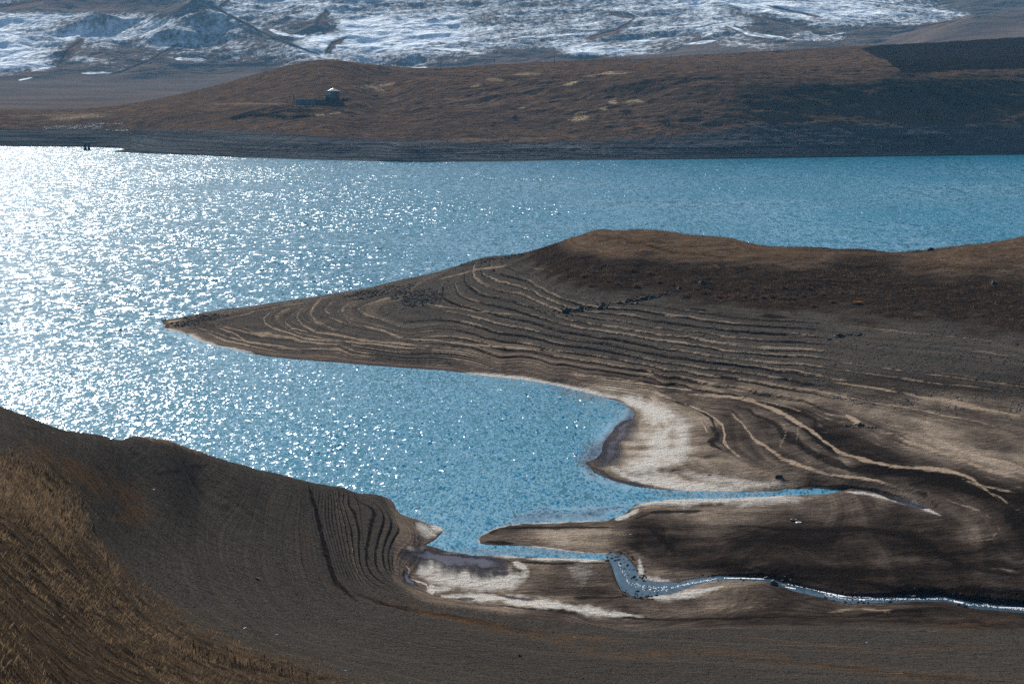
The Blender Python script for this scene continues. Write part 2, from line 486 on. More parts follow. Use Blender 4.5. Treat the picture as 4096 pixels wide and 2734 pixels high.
# terraces cut by the falling lake
wz = Zb + .10 * fbm(G.X / 30, G.Y / 30, 2, 9)
def terr(z, h, k):
    t = z / h; f = np.floor(t); r = t - f
    return h * (f + np.clip(r * k - (k - 1), 0, 1) ** 1.0 * 1.0 + 0 * r) - z
PXs, PYs = proj(G.X, G.Y, Zb)
NB = pts("S -300,1500 0,1600 900,1830 1540,1975 1600,2110 1575,2200 1580,2320 1690,2397 2100,2464 2350,2484 2700,2503 3400,2496 4096,2515 9000,2540 9000,60000 -6000,60000 -6000,1500")
nbd = seg_dist(PXs, PYs, NB[:-3], 1.0) * np.where(in_poly(PXs, PYs, NB), 1, -1)
nbank = sstep(-8, 14, nbd + 6 * fbm(G.X / 6, G.Y / 6, 3, 45)) * (G.Y < 330)
spitm = sstep(1.0, 2.0, Zb) * (1 - sstep(6.2, 8.2, Zb)) * (G.Y > 330) * (1 - .62 * sstep(3150, 3400, PXs)) * sstep(1500, 2000, PXs)
loopm = (G.Y > 400) * (1 - sstep(1700, 2100, PXs)) * sstep(.2, .5, Zb)
nearm = nbank * sstep(.5, .8, Zb) * (1 - .8 * sstep(3.4, 5, Zb)) * (1 - sstep(7, 12, Zb)) * (1 - .55 * sstep(2000, 2600, PXs))
hw = .62 * (1 + 0)
warp = .06 * perlin(G.X / 8, G.Y / 8, 3) + .05 * perlin(G.X / 2.5, G.Y / 4, 7)
step1 = terr(wz + warp, .47, 6.0)
step2 = terr(wz + .4 * warp, .30, 5.0)
wn3 = Zb + .05 * fbm(G.X / 14, G.Y / 14, 2, 4)
step3 = terr(wn3, .21, 5.0) * (.6 + 1.0 * np.clip(.5 + fbm(G.X / 9, G.Y / 9, 2, 140), 0, 1))
step4 = terr(wz + .3 * warp, .17, 4.0)
frontm = (G.Y > 330) * sstep(.12, .3, Zb) * (1 - sstep(1.3, 1.9, Zb)) * sstep(1100, 1500, PXs) * (1 - sstep(2500, 2900, PXs))
nearr = nbank * sstep(.6, 1.0, Zb) * (1 - sstep(6, 8.5, Zb))
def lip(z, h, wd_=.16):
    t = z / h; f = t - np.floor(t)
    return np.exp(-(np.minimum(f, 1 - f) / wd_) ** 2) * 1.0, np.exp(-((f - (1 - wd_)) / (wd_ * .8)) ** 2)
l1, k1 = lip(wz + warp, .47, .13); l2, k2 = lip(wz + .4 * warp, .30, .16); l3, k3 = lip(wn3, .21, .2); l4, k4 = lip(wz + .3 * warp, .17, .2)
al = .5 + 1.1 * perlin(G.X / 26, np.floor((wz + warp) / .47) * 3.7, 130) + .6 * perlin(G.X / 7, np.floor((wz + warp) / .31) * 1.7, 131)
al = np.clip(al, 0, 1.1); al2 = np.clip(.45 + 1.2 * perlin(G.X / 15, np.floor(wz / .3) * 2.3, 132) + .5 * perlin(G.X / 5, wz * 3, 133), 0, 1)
rough = fbm(G.X / 1.6, G.Y / 1.6, 3, 21)
Z3 = Zb + .95 * step1 * spitm * (.75 + .5 * perlin(G.X / 50, Zb * 2, 8)) + .5 * step2 * loopm * .8 + .85 * step3 * nearm + .7 * step4 * frontm
# rough ground: vegetation lumps on headland, ripples on near bank
head = sstep(7.0, 9.5, Zb) * (G.Y > 330)
scarp_n = fbm(G.X / 6, G.Y / 6, 4, 31)
Z3 += head * .42 * scarp_n * sstep(.0, .3, sd) + spitm * .05 * rough
GRP_ = np.concatenate([pts("W -4000,-200 -400,230 0,285 180,350 330,430 460,560 500,700 560,800 640,920 790,1080 960,1180 1100,1270 1350,1370 1700,1450 2000,1590 2600,1900"), np.array([[2600., 60000.], [-6000., 60000.], [-6000., 200.]])])
gq = seg_dist(PXs, PYs, GRP_[:-3], 1.0) * np.where(in_poly(PXs, PYs, GRP_), 1, -1)
grass_hill = sstep(-55, 75, gq + 75 * fbm(G.X / 7, G.Y / 7, 4, 12)) * (G.Y < 260)
Z3 += grass_hill * (.10 * fbm(G.X / 2.0, G.Y / 2.0, 4, 14))
diag = np.sin((G.X * .8 + G.Y * .6) * 1.6 + 3 * fbm(G.X / 12, G.Y / 12, 2, 15))
Z3 += .09 * diag * (G.Y < 300) * sstep(4, 9, Zb) * (.4 + fbm(G.X / 10, G.Y / 10, 2, 16))
Z3 += .03 * rough * sstep(2, 4, Zb)
Z3 = np.where(sd > 0, np.maximum(Z3, np.where(bank > .5, .012, -.12)), Z3)
G.z = Z3; G.project()
PX, PY = G.px, G.py
print('near terrain', Z3.shape, Z3.min(), Z3.max())

# ---- surface colour masks (stains, silt and stone of the ground, plus painted glare and shade)
wob = (fbm(G.X / 5, G.Y / 10, 3, 40)).astype(np.float32)
Fz = lambda: np.zeros(Z3.shape, np.float32)
pale, salt_glare, dark, ochre, damp = Fz(), Fz(), Fz(), Fz(), Fz()
PALE = [
 ("N -400,330 0,360 200,390 340,440 480,510 640,600 760,690 900,800 1080,860 1300,900 1600,920 1800,960 1950,1010 2050,1090 2160,1180", 9, 1),
 ("M 860,180 1300,250 N 0,300 300,340 600,400 850,460 1000,520 1050,570 960,590", 13, .75),
 ("N 950,500 1050,560 1000,590", 9, 1), ("N 300,380 700,450 900,500", 16, .6),
 ("N 1180,610 1400,690 1700,810 2000,920 2349,1010", 18, 1), ("N 1000,640 1150,720 1400,790 1700,850", 14, .6),
 ("N 30,470 130,560 220,680 300,740 450,840 600,910 800,960 1000,990 1200,1020 1350,1070 1450,1100", 9, .9),
 ("N 0,600 5,700 40,770 150,850", 4, .9), ("M 1180,380 1300,500 1360,580 1340,640", 5, 1),
 ("M 1300,440 1440,540 1500,640 1480,760", 12, .55), ("M 1400,400 1620,490 1740,580 1760,660 1750,720 1800,780 1900,860", 5, 1),
 ("M 1560,540 1600,600 1630,650", 5, .8), ("M 1020,300 1200,330 1400,400", 6, .8), ("M 480,180 900,215 1250,290", 5, .8),
 ("N 850,250 1100,285 1400,335", 5, 1), ("N 1400,335 1800,410 2100,470 2349,520", 11, 1), ("N 2000,470 2349,540", 14, .8),
 ("N 0,200 300,260 700,310 1100,400 1500,460 1900,540 2349,650", 5, .7),
 ("N 1560,650 1900,800 2349,900", 7, .7), ("N 600,95 900,150 1300,210 1800,270 2349,340", 7, .55),
 ("N 1850,1010 2100,1080 2349,1130", 8, .6), ("N 1560,1110 1800,1180 2050,1280 2160,1400 2100,1470 1900,1520 1750,1550", 9, .45),
 ("N 1700,1300 1900,1340 2000,1420 1900,1480", 12, .35), ("P 1900,620 2349,700", 9, .4), ("P 1500,120 1900,230 2100,330", 14, .35),
 ("O 1260,480 1850,495", 32, .55), ("P -200,990 0,960 400,960", 30, .6), ("P 100,830 300,810 500,790", 12, .5), ("P 800,1005 1100,985 1400,1000", 11, .55),
 ("P 1100,1190 1500,1170 1800,1130 2300,1060", 4, .35),
 ("Q 1040,445 940,490 890,530 900,570 950,605 1100,650 1200,690 1600,722 2349,790", 4, .95),
 ("Q 1230,430 1160,490 1150,530 1190,580 1300,640 1700,710 2349,760", 5, .9),
 ("Q 1500,340 1340,380 1280,440 1260,500 1300,560 1400,600 1500,640", 7, .65),
 ("Q 1510,400 1470,450 1490,520 1600,580 1800,620 R 1300,650 1700,690 2349,742", 6, .7),
 ("Q 440,640 520,680 600,710 800,750 1000,790", 3.5, 1), ("Q 500,590 650,650 750,710 1000,750 1200,790", 4, 1),
 ("Q 700,590 800,640 900,690", 3, .7), ("Q 1070,530 1060,570 1110,610 1250,640", 3, .9), ("Q 600,490 900,470 1200,400", 5, .5),
 ("Q 950,680 1300,730 1700,760 2100,800", 12, .5), ("Q 130,560 240,545", 4, .8), ("Q 280,650 380,655", 4, .8),
 ("R 1400,470 1700,515 1900,530 2000,550", 4, .7), ("R 1500,350 1700,300 1900,270", 6, .7), ("R 1950,290 2050,290 2120,310", 12, .8),
 ("R 1750,380 2000,400 2349,430 T 300,440", 12, .5), 
    
 ("T 1400,590 1900,640 2349,690", 5, .5), ("T 2050,720 2349,745", 8, .5), ("T 1250,760 1900,850 2349,900", 5, .55),
 ("T 1950,190 2349,180", 8, .4), ("T 100,860 400,900 700,935", 4, 1), ("T 250,830 600,860 1000,960", 5, .7),
 ("M 1300,880 1480,900 1500,860", 20, .5), ("M 1700,880 2000,940 2349,1010", 20, .4), ("M 2349,1030 1900,1060 N 300,1040 700,1020", 8, .5),
]
for s, w, v in PALE: stroke(pale, PX, PY, s, w * .95, v * np.where(w > 11, .5, .85), .75, wob)
spm = np.clip(spitm + .0 * loopm, 0, 1); vegm_ = sstep(6.8, 8.6, Zb + 1.2 * wob)
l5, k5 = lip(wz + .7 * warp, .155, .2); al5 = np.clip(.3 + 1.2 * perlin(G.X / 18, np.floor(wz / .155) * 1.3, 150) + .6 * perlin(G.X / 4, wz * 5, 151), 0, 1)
ridge_p = .5 * l5 * al5 * np.clip(spm + loopm * (Zb < 3.5) + .8 * sstep(2.5, 3.5, Zb) * (G.Y > 330) * (1 - vegm_) + 1.0 * sstep(.6, .9, Zb) * sstep(2250, 2500, PX) * (1 - nbank) * (PY < 2080) * (1 - vegm_), 0, 1) + .85 * l1 * al * spm + .62 * l2 * al2 * loopm * (Zb < 3.2) + .75 * l4 * al2 * frontm + .55 * l3 * al2 * np.maximum(nearm, .7 * nearr)  # pale shore rings, with the sunlit terrace lips painted in
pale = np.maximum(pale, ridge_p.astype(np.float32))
riser_shade = .8 * k1 * spm + .35 * k2 * loopm + .6 * k4 * frontm + .7 * k3 * nearm + .45 * k3 * nearr * al2  # shade of the terrace risers, painted as darker ground
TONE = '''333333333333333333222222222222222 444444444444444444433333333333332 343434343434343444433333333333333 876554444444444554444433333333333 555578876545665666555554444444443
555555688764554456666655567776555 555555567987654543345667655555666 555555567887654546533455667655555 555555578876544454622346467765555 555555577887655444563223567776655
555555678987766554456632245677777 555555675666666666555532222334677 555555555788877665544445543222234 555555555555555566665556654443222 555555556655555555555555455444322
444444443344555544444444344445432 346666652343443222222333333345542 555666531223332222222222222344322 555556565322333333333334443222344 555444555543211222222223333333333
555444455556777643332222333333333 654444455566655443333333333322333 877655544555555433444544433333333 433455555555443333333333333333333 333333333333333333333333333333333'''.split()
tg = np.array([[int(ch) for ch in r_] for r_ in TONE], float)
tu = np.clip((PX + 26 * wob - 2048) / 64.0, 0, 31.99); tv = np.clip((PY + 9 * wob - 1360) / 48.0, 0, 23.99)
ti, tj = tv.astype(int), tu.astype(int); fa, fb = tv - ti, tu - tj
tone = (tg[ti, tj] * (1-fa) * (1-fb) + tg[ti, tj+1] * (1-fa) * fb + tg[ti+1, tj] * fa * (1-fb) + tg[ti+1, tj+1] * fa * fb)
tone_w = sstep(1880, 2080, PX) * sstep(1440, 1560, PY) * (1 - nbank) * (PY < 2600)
SALT_GLARE = [
 ("M 1250,470 1400,560 1440,700 1380,830 1250,900", 26, .62), ("M 1380,960 1700,1010 2100,1050 N 100,1060 500,1040", 12, .5), ("M 1000,1010 1200,1000 1500,1050", 16, .6), ("M 1150,420 1300,470 1400,600", 16, .6), ("N 0,1190 300,1180 700,1150", 12, .5),
 ("M -300,175 0,203 200,228 400,263 600,305 800,348 950,375", 6.5, 1), ("M 950,378 1080,420 1180,470 1260,520 1320,575", 20, 1),
 ("M 1340,600 1290,640 1250,700 1240,780 1230,860 1120,910 960,950", 26, .85), ("M 870,925 1000,985 1150,1025 1350,1065 1600,1090 1900,1088", 14, .9),
 ("M 1020,1240 1120,1200 1300,1178 1600,1172 1900,1155 2200,1140 N 200,1160 600,1140", 12, .85), ("M 900,1325 1000,1290 1090,1245", 7, 1),
 ("Q 90,560 112,585 110,612 200,643 320,668 400,712 550,756 820,808", 5, 1), ("M -300,172 0,203 300,240 600,300", 5, 1),
 ("O 540,425 500,400 430,392", 12, .9), ("O 480,470 400,430 320,380", 12, .6),
 ("O 802,505 830,470 950,410 1060,378 1150,385", 4, 1), ("O 802,500 820,535", 3, 1), ("O 1050,378 1300,370 1600,362 1850,352", 2.2, .9),
 ("O 330,750 450,710 620,700", 24, 1), ("O 400,790 600,790 900,820 1150,800 1200,740", 24, 1), ("O 450,890 600,880", 14, .8), ("O 440,840 450,930", 10, .9),
 ("O 520,940 800,955 1200,985 1500,1030 1800,1075 2100,1100", 11, .95), ("O 800,632 1000,636 1180,640", 4, .8), ("O 1180,652 1500,656 1800,668", 5, .9),
 ("O 1080,552 1300,566 1500,592 1700,614 1880,606", 3, 1), ("O 2070,650 2080,740 2060,830 2200,835 2349,870", 12, .8),
 ("O 2080,930 2300,965 P 0,800", 9, .8), ("N 950,1110 1100,1118 1300,1160 1500,1208 1700,1290", 5, .9), ("O 1080,680 1160,720 1190,745", 6, 1),
 ("O 1500,720 1700,800", 30, .25), ("M 1000,880 1300,900 1200,800", 20, .6), ("O 250,560 330,600 400,570", 9, .6), ("O 520,610 700,612", 5, .7),
 ("O 900,880 1100,850", 8, .5), ("O 240,700 270,740 250,800 400,850 430,920", 2.2, 1),
]
for s, w, v in SALT_GLARE: stroke(salt_glare, PX, PY, s, w * 1.45, v, .8, wob * .6)  # white rims: glare of wet mud painted together with salt crust
DARK = [
 ("T 20,108 50,118 150,125 270,140 280,155 370,165 450,190 530,208 650,218 830,240", 6, 1), ("T 1280,292 1600,285 1900,282 2349,300", 10, .8), ("T 0,235 150,250", 8, .8), ("T 1000,275 1200,245", 5, .7), ("T 1100,360 1700,370 2349,400", 8, .6), ("T 860,290 1050,300", 4, .6), ("T 640,525 780,530", 5, .8),  # headland scarp: shade of the cliff edge painted into the ground colour
 ("N 100,440 300,520 420,590 470,660 620,760 800,860 1000,920 1300,940 1600,980 1900,1060 2200,1160", 17, .9),
 ("N 450,530 600,600 750,720 900,830", 9, .8), ("M 1640,600 1700,640 1700,700 1640,720 1750,800", 12, .8),
 ("M 1300,370 1500,440 1650,520 1700,640", 7, .8),
 ("N 1450,1050 1700,1020 2000,1100 2349,1200", 26, .9), ("N 2200,1300 2349,1400", 40, .8), ("P 2250,300 2349,420 2349,600", 30, .4), ("W 1700,450 1745,600 1790,800 1850,1000 2000,1130", 12, .8), ("W 700,450 900,400 1230,330", 15, .38), ("W 800,650 1100,600 1450,560", 14, .28), ("O -200,900 100,1010 500,1080 900,1170 1500,1260", 15, .6), ("P 0,1380 600,1390 1200,1470 2349,1560", 12, .45), ("W 0,110 200,150 450,170", 16, .3), ("W 1950,480 1990,600 2010,800 2074,950", 3, .7), ("W 1880,480 1900,600 1940,750 1960,850", 3, .7),
 ("M 1030,930 1250,940 1500,960", 8, .8), ("M 1050,1320 1180,1272 1400,1258 1600,1255", 6, .9), ("M 1850,1200 1500,1215", 5, .5),
 ("P 0,330 500,350 1200,370 1450,410 1600,450 1680,550 1900,640 2349,740", 14, .75), ("P 0,440 900,450", 12, .6), ("P 200,640 700,670 1300,700", 22, .7),
 ("P 0,690 400,700 900,760 1500,830 2349,870", 16, .85), ("O 2150,400 2250,500 2349,600", 22, .7), ("O 1950,420 2100,400 2349,430", 12, .6),
 ("O 950,418 1300,408 1900,405", 5, .9), ("O 850,520 1100,535", 9, .8), ("O 880,450 960,430", 14, .7), ("O 1100,675 1400,690 1800,682", 5, .9),
 ("O 1550,950 2000,950", 12, .6), ("O 1300,920 1000,910", 8, .4), ("P 450,920 700,900 1100,930", 12, .4), ("P 1000,1040 1300,1000 1500,990", 8, .6),
 ("O 600,1000 1200,1040 1800,1095 2349,1135 P 300,1040 900,1050", 8, .7), ("M 900,120 1500,200 N 300,170", 4, .5), ("M 1080,240 1350,300", 6, .7),
 ("N 480,1090 700,1060 1000,1075 1200,1100 1400,1140", 7, 1), ("N 1500,1100 1600,1150", 14, .6), ("P 1950,540 2100,480 2250,470", 6, .8),
 ("T 600,500 700,510", 6, .9), ("T 960,540 1120,545", 9, .9), ("M 1350,780 1600,830 1750,840", 14, .5), ("M 1400,650 1500,700", 12, .3),
]
for s, w, v in DARK: stroke(dark, PX, PY, s, w, v, .8, wob)
OCH = [
 ("P -2500,900 -2000,1080 -1000,1330 0,1320 400,1370 900,1440 1300,1480 2349,1530", 16, .5),
 ("O 0,960 250,1030 500,1100 900,1180 1500,1260 2000,1300", 16, .7), ("P 0,1185 400,1220 1000,1290 1400,1300 1900,1280 2349,1270", 5, .7),
 ("W 100,260 300,340 500,440 700,500 780,600 600,640", 40, .8), ("W 700,720 740,780", 20, .4), ("W 600,830 780,1080 1000,1200", 10, .7), ("P 1650,1150 2000,1090 2349,1040", 16, .3),
 ("T 270,110 600,150 900,170 1200,210 1700,215 2349,260", 9, .9), ("T 100,115 500,120 1000,175", 8, .7), ("T 1600,240 2349,270", 12, .6),
 ("W 1700,700 1720,950", 8, .3),
]
for s, w, v in OCH: stroke(ochre, PX, PY, s, w, v, .9, wob)
dark = np.maximum(dark, np.clip(riser_shade, 0, .8).astype(np.float32))
headm = sstep(10.2, 11.6, Zb + .5 * wob) * (G.Y > 400)
ochre = np.maximum(ochre, .8 * headm)
WET = [
 ("O 200,620 400,640 700,690 1050,700", 34, 1), ("O 330,860 260,820 230,740", 14, 1), ("O 640,965 780,968", 5, .9), ("O 1000,950 1250,975", 6, .9),
 ("M 1080,530 980,620 900,720 860,820 760,900", 42, .85), ("M 700,900 900,1010 1200,1070", 8, .8), ("O 900,760 1050,760", 14, .8),
]
for s, w, v in WET: stroke(damp, PX, PY, s, w, v, .8, wob)
damp = np.maximum(damp, .4 * (1 - sstep(2, 14, sd)) * (sd > 0) * (1 - salt_glare)) 
damp = np.maximum(damp, 1 - sstep(1.1, 1.9, st))
salt_glare = salt_glare * (1 - .85 * np.minimum(1, np.maximum(0, damp - .35) * 1.5))
gravel = sstep(2.2, 3.4, Zb + .5 * wob) * sstep(300, 345, G.Y) * (1 - headm)
gravel = np.maximum(gravel, loopm * .8)
gravel = np.maximum(gravel, nbank * sstep(.3, .9, Zb))
vegm = sstep(6.8, 8.6, Zb + 1.2 * wob) * (G.Y > 380)
grassm = grass_hill
band = perlin(Zb * 4.5, G.X / 70, 50) + .7 * perlin(Zb * 11, G.X / 40, 51) + .4 * perlin(Zb * 26, G.X / 25, 52)
gz_ = np.abs(np.gradient(Zb, axis=0)) + np.abs(np.gradient(Zb, axis=1))
streak = np.zeros_like(Zb)
for kk, am, sd0 in ((14, .8, 61), (34, .9, 62), (80, .9, 63), (190, .8, 64)):
    streak += am * perlin((Zb + .004 * w1) * kk, G.X / 16 + kk, sd0) * (1 - sstep(.15, .45, gz_ * kk))
flatk = 1 - sstep(.0012, .006, np.abs(np.gradient(Zb, axis=0)))
streak = streak * (1 - .85 * flatk) + flatk * .9 * fbm(G.X / 17 + .2 * w1, G.Y / 4.5, 4, 66)
streak += .6 * fbm(G.X / 3.0, G.Y / 9.0, 3, 65)

def ground_material():
    t = NT('lake bed soil')
    P = t.pos()
    a = {k: t.attr(k) for k in ('pale', 'salt_glare', 'dark', 'ochre', 'damp', 'gravel', 'veg', 'grass', 'band', 'streak', 'tone', 'tone_w', 'near')}
    n1 = t.noise(P, .09, 6, .65); n2 = t.noise(P, .9, 5, .65); n3 = t.noise(P, 7.0, 3, .7)
    bd = t.math('ADD', a['band'], t.math('MULTIPLY', a['streak'], .5))
    nn = t.math('ADD', t.math('MULTIPLY', n1, .5), t.math('MULTIPLY', n2, .5))
    mud = t.mix(t.mapr(nn, .38, .62), rgb(.020, .0145, .012), rgb(.125, .093, .075))
    mud = t.mix(t.math('MULTIPLY', t.mapr(bd, -.3, .65), .8), mud, rgb(.30, .228, .170))
    grav = t.mix(t.mapr(n3, .3, .7), rgb(.024, .0205, .018), rgb(.165, .145, .126))
    grav = t.mix(t.math('MULTIPLY', a['near'], .22), grav, rgb(.012, .0095, .008))
    grav = t.mix(t.mapr(nn, .4, .65, 0, .5), grav, t.mix(a['near'], rgb(.085, .070, .058), rgb(.058, .047, .039)))
    grav = t.mix(t.math('MULTIPLY', t.math('MULTIPLY', t.mapr(bd, -.05, .8), t.mapr(a['near'], 0, 1, 1, .45)), .5), grav, rgb(.20, .16, .125))
    mud = t.mix(t.mapr(n3, .35, .7, 0, .6), mud, rgb(.17, .138, .115))
    c = t.mix(a['gravel'], mud, grav)
    # hand-set mud brightness, white rim glare included: dark brown to near white
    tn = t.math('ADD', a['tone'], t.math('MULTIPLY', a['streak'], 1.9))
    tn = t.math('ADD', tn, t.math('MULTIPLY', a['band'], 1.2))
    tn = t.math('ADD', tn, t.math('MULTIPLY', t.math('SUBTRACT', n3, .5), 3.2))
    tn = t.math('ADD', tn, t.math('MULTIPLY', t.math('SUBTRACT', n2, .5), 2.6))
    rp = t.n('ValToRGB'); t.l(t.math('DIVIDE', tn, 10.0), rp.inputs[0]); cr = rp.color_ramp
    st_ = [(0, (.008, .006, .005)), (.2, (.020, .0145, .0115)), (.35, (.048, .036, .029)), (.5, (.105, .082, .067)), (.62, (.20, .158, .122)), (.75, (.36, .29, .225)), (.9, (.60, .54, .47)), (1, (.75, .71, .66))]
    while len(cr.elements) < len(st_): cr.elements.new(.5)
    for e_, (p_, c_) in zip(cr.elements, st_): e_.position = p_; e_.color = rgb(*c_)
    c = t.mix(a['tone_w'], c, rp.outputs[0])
    def ragged(k, lo=.30, hi=.66, amt=.6):
        x = t.math('ADD', a[k], t.math('MULTIPLY', a['streak'], t.math('MULTIPLY', a[k], amt)))
        x = t.math('ADD', x, t.math('MULTIPLY', t.math('SUBTRACT', n2, .5), t.math('MULTIPLY', a[k], 2.4)))
        return t.mapr(x, lo, hi)
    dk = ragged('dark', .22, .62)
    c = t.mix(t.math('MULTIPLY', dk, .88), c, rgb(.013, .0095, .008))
    oc = t.mix(n3, rgb(.060, .036, .020), rgb(.26, .14, .060))
    c = t.mix(t.math('MULTIPLY', a['ochre'], t.mapr(n2, .36, .6)), c, oc)
    veg = t.mix(t.mapr(n2, .38, .62), rgb(.009, .0065, .005), rgb(.055, .033, .020))
    c = t.mix(t.math('MULTIPLY', t.math('MULTIPLY', a['veg'], t.math('SUBTRACT', 1.0, a['ochre'])), .92), c, veg)
    gr = t.mix(t.mapr(n2, .35, .65), rgb(.022, .017, .013), rgb(.115, .080, .052))
    c = t.mix(t.math('MULTIPLY', a['grass'], .95), c, gr)
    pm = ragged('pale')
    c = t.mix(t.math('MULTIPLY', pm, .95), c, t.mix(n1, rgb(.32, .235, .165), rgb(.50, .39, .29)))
    sm = t.math('MULTIPLY', ragged('salt_glare', .08, .72, .5), t.mapr(n3, .3, .6, .55, 1.0))
    c = t.mix(sm, c, t.mix(n3, rgb(.42, .38, .34), rgb(.86, .83, .78)))
    dm = t.mapr(t.math('ADD', a['damp'], t.math('ADD', t.math('MULTIPLY', a['streak'], .12), t.math('MULTIPLY', t.math('SUBTRACT', n3, .5), .9))), .15, .85)
    film = t.mapr(t.math('ADD', a['damp'], t.math('ADD', t.math('MULTIPLY', a['streak'], .12), t.math('MULTIPLY', t.math('SUBTRACT', n2, .5), 1.6))), .12, 1.15)
    c = t.mix(t.math('MULTIPLY', dm, .85), c, t.mix(n1, rgb(.070, .075, .110), rgb(.13, .135, .18)))  # wet mud, with the violet sheen of the sky put into its colour
    rough = t.mapr(film, 0, 1, .9, .3)
    spec = t.mapr(film, 0, 1, 0.0, .0)
    # stones, cracks and clods
    b1 = t.n('Bump'); b1.inputs['Strength'].default_value = 1.0; b1.inputs['Distance'].default_value = .22
    vo = t.n('TexVoronoi'); vo.feature = 'DISTANCE_TO_EDGE'; t.l(P, vo.inputs['Vector']); vo.inputs['Scale'].default_value = 1.7
    hh = t.math('ADD', t.math('MULTIPLY', n3, t.mapr(a['gravel'], 0, 1, .5, 1.4)), t.math('MULTIPLY', t.mapr(vo.outputs['Distance'], 0, .12), .25))
    hh = t.math('MULTIPLY', hh, t.mapr(dm, 0, 1, 1.0, .12))
    t.l(hh, b1.inputs['Height'])
    b2 = t.n('Bump'); b2.inputs['Distance'].default_value = 1.5; t.l(t.math('MULTIPLY', n2, t.mapr(dm, 0, 1, .6, .0)), b2.inputs['Height']); t.l(b1.outputs[0], b2.inputs['Normal'])
    # tiny ridges of wet mud catch the sun
    sp = t.vm('SCALE', t.vm('SUBTRACT', t.noise(P, 9.0, 2, .6, out=1), (.5, .5, .5)), scale=t.math('MULTIPLY', film, .3))
    nn_ = t.vm('NORMALIZE', t.vm('ADD', b2.outputs[0], sp))
    t.bsdf(c, rough, nn_, spec)
    return t.m

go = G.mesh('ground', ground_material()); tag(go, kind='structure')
for k, v in dict(pale=pale, salt_glare=salt_glare, dark=dark, ochre=ochre, damp=damp, gravel=gravel, veg=vegm, grass=grassm, band=band, streak=streak, tone=tone, tone_w=tone_w, near=nbank).items():
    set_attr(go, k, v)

# =================================================================== LAKE
def water_material():
    t = NT('lake water')
    P = t.pos()
    calm = t.attr('calm'); shal = t.attr('shallow')
    # short steep chop; long low crests out on the open lake, fine ripples in the sheltered bay
    opn = t.attr('open')
    def chop(sx, sy, rz, det=2): return t.vm('SUBTRACT', t.noise(t.mapping(P, (sx, sy, 1), math.radians(rz)), 1.0, det, .6, .3, out=1), (.5, .5, .5))
    far_ = t.vm('ADD', t.vm('SCALE', chop(.45, .12, 15), scale=1.25), t.vm('SCALE', chop(1.5, .36, -14), scale=1.42))
    near_ = t.vm('ADD', t.vm('SCALE', chop(1.3, .28, 16), scale=.92), t.vm('SCALE', chop(3.2, .75, -16), scale=1.08))
    mx_ = t.n('Mix', data_type='VECTOR'); t.put(mx_, 0, opn); t.put(mx_, 4, near_); t.put(mx_, 5, far_)
    g = t.noise(t.mapping(P, (.012, .0075, 1), .3), 1.0, 4, .6)
    g2 = t.noise(t.mapping(P, (.03, .004, 1), .05), 1.0, 3, .6)
    amp = t.math('MULTIPLY', t.mapr(g, .36, .64, .55, 1.28), t.mapr(g2, .32, .68, .70, 1.22))
    amp = t.math('MULTIPLY', amp, t.mapr(calm, 0, 1, 1.0, .12))
    v = t.vm('SCALE', mx_.outputs[1], scale=amp)
    v = t.vm('MULTIPLY', v, (1, 1, 0))
    nrm = t.vm('NORMALIZE', t.vm('ADD', v, (0, 0, 1)))
    deep = t.mix(t.mapr(g, .35, .65), rgb(.001, .160, .262), rgb(.001, .20, .32))
    c = t.mix(t.math('MULTIPLY', shal, .88), deep, rgb(.045, .043, .060))
    b_ = t.bsdf(c, .125, nrm, t.mapr(shal, .3, .9, .5, .04), IOR=1.19); b_.inputs['Specular Tint'].default_value = rgb(.11, .62, .85)
    return t.m

wd = np.concatenate([1 / np.linspace(1/150, 1/345, 330, endpoint=False), 1 / np.linspace(1/345, 1/900, 260, endpoint=False), 1 / np.linspace(1/900, 1/2300, 60)])
wx = np.concatenate([np.linspace(-3200, -500, 60, endpoint=False), np.linspace(-500, 4600, 850, endpoint=False), np.linspace(4600, 7500, 60)])
WT = Terrain(wd, wx, np.zeros((len(wd), len(wx))))
ax, ay = proj(WT.X, WT.Y, WT.z)
dw = seg_dist(ax, ay, shp, 2.0); dw = np.where(in_poly(ax, ay, shp), dw, 0)
calm = np.zeros(WT.z.shape, np.float32); shal = np.zeros_like(calm)
wn = fbm(WT.X / 7, WT.Y / 14, 3, 60).astype(np.float32)
for s, w, v in [("M 1000,440 1030,480 960,560 880,610 800,680 750,800 640,880", 34, 1), ("M 600,890 680,960 800,1010 950,1060 1150,1090", 16, 1),
                ("M 60,1340 300,1320 700,1310 950,1270", 18, 1), ("M 300,1240 700,1230 1000,1220 1300,1180", 9, .8), ("O 560,560 700,600 900,610 1200,600 1500,620 1800,640", 14, .75),
                ("O 560,450 700,520 900,580", 22, .5), ("Q 0,580 80,620 280,690 450,770", 10, .8), ("N 650,1095 760,1100", 8, .6)]:
    stroke(calm, ax, ay, s, w, v, .9, wn)
for s, w, v in [("M 850,340 980,420 1040,480 980,570 880,640 780,760 660,880 780,1000", 30, 1), ("M 1000,1090 1400,1130 1900,1135 2349,1105 N 600,1105", 9, .45), ("M 400,300 700,360 900,400", 16, .6), ("M 60,1340 300,1300 700,1280 1000,1240", 26, .75),
                ("O 560,560 700,600 900,610 1200,600 1500,620 1800,640", 14, .7), ("O 250,330 450,400 600,480", 16, .5), ("M 700,760 640,880 760,990 1000,1070", 16, .5)]:
    stroke(shal, ax, ay, s, w, v, .95, wn)
st_w = seg_dist(ax, ay, STREAM1, 1.0, STREAM1W)
st_w = np.minimum(st_w, seg_dist(ax, ay, STREAM2[2:], 1.0, STREAM2W[2:] * 2.5))
strm = 1 - sstep(1.5, 3, st_w)
calm = np.maximum(calm, 1.0 * strm); shal = np.maximum(shal, .9 * strm)
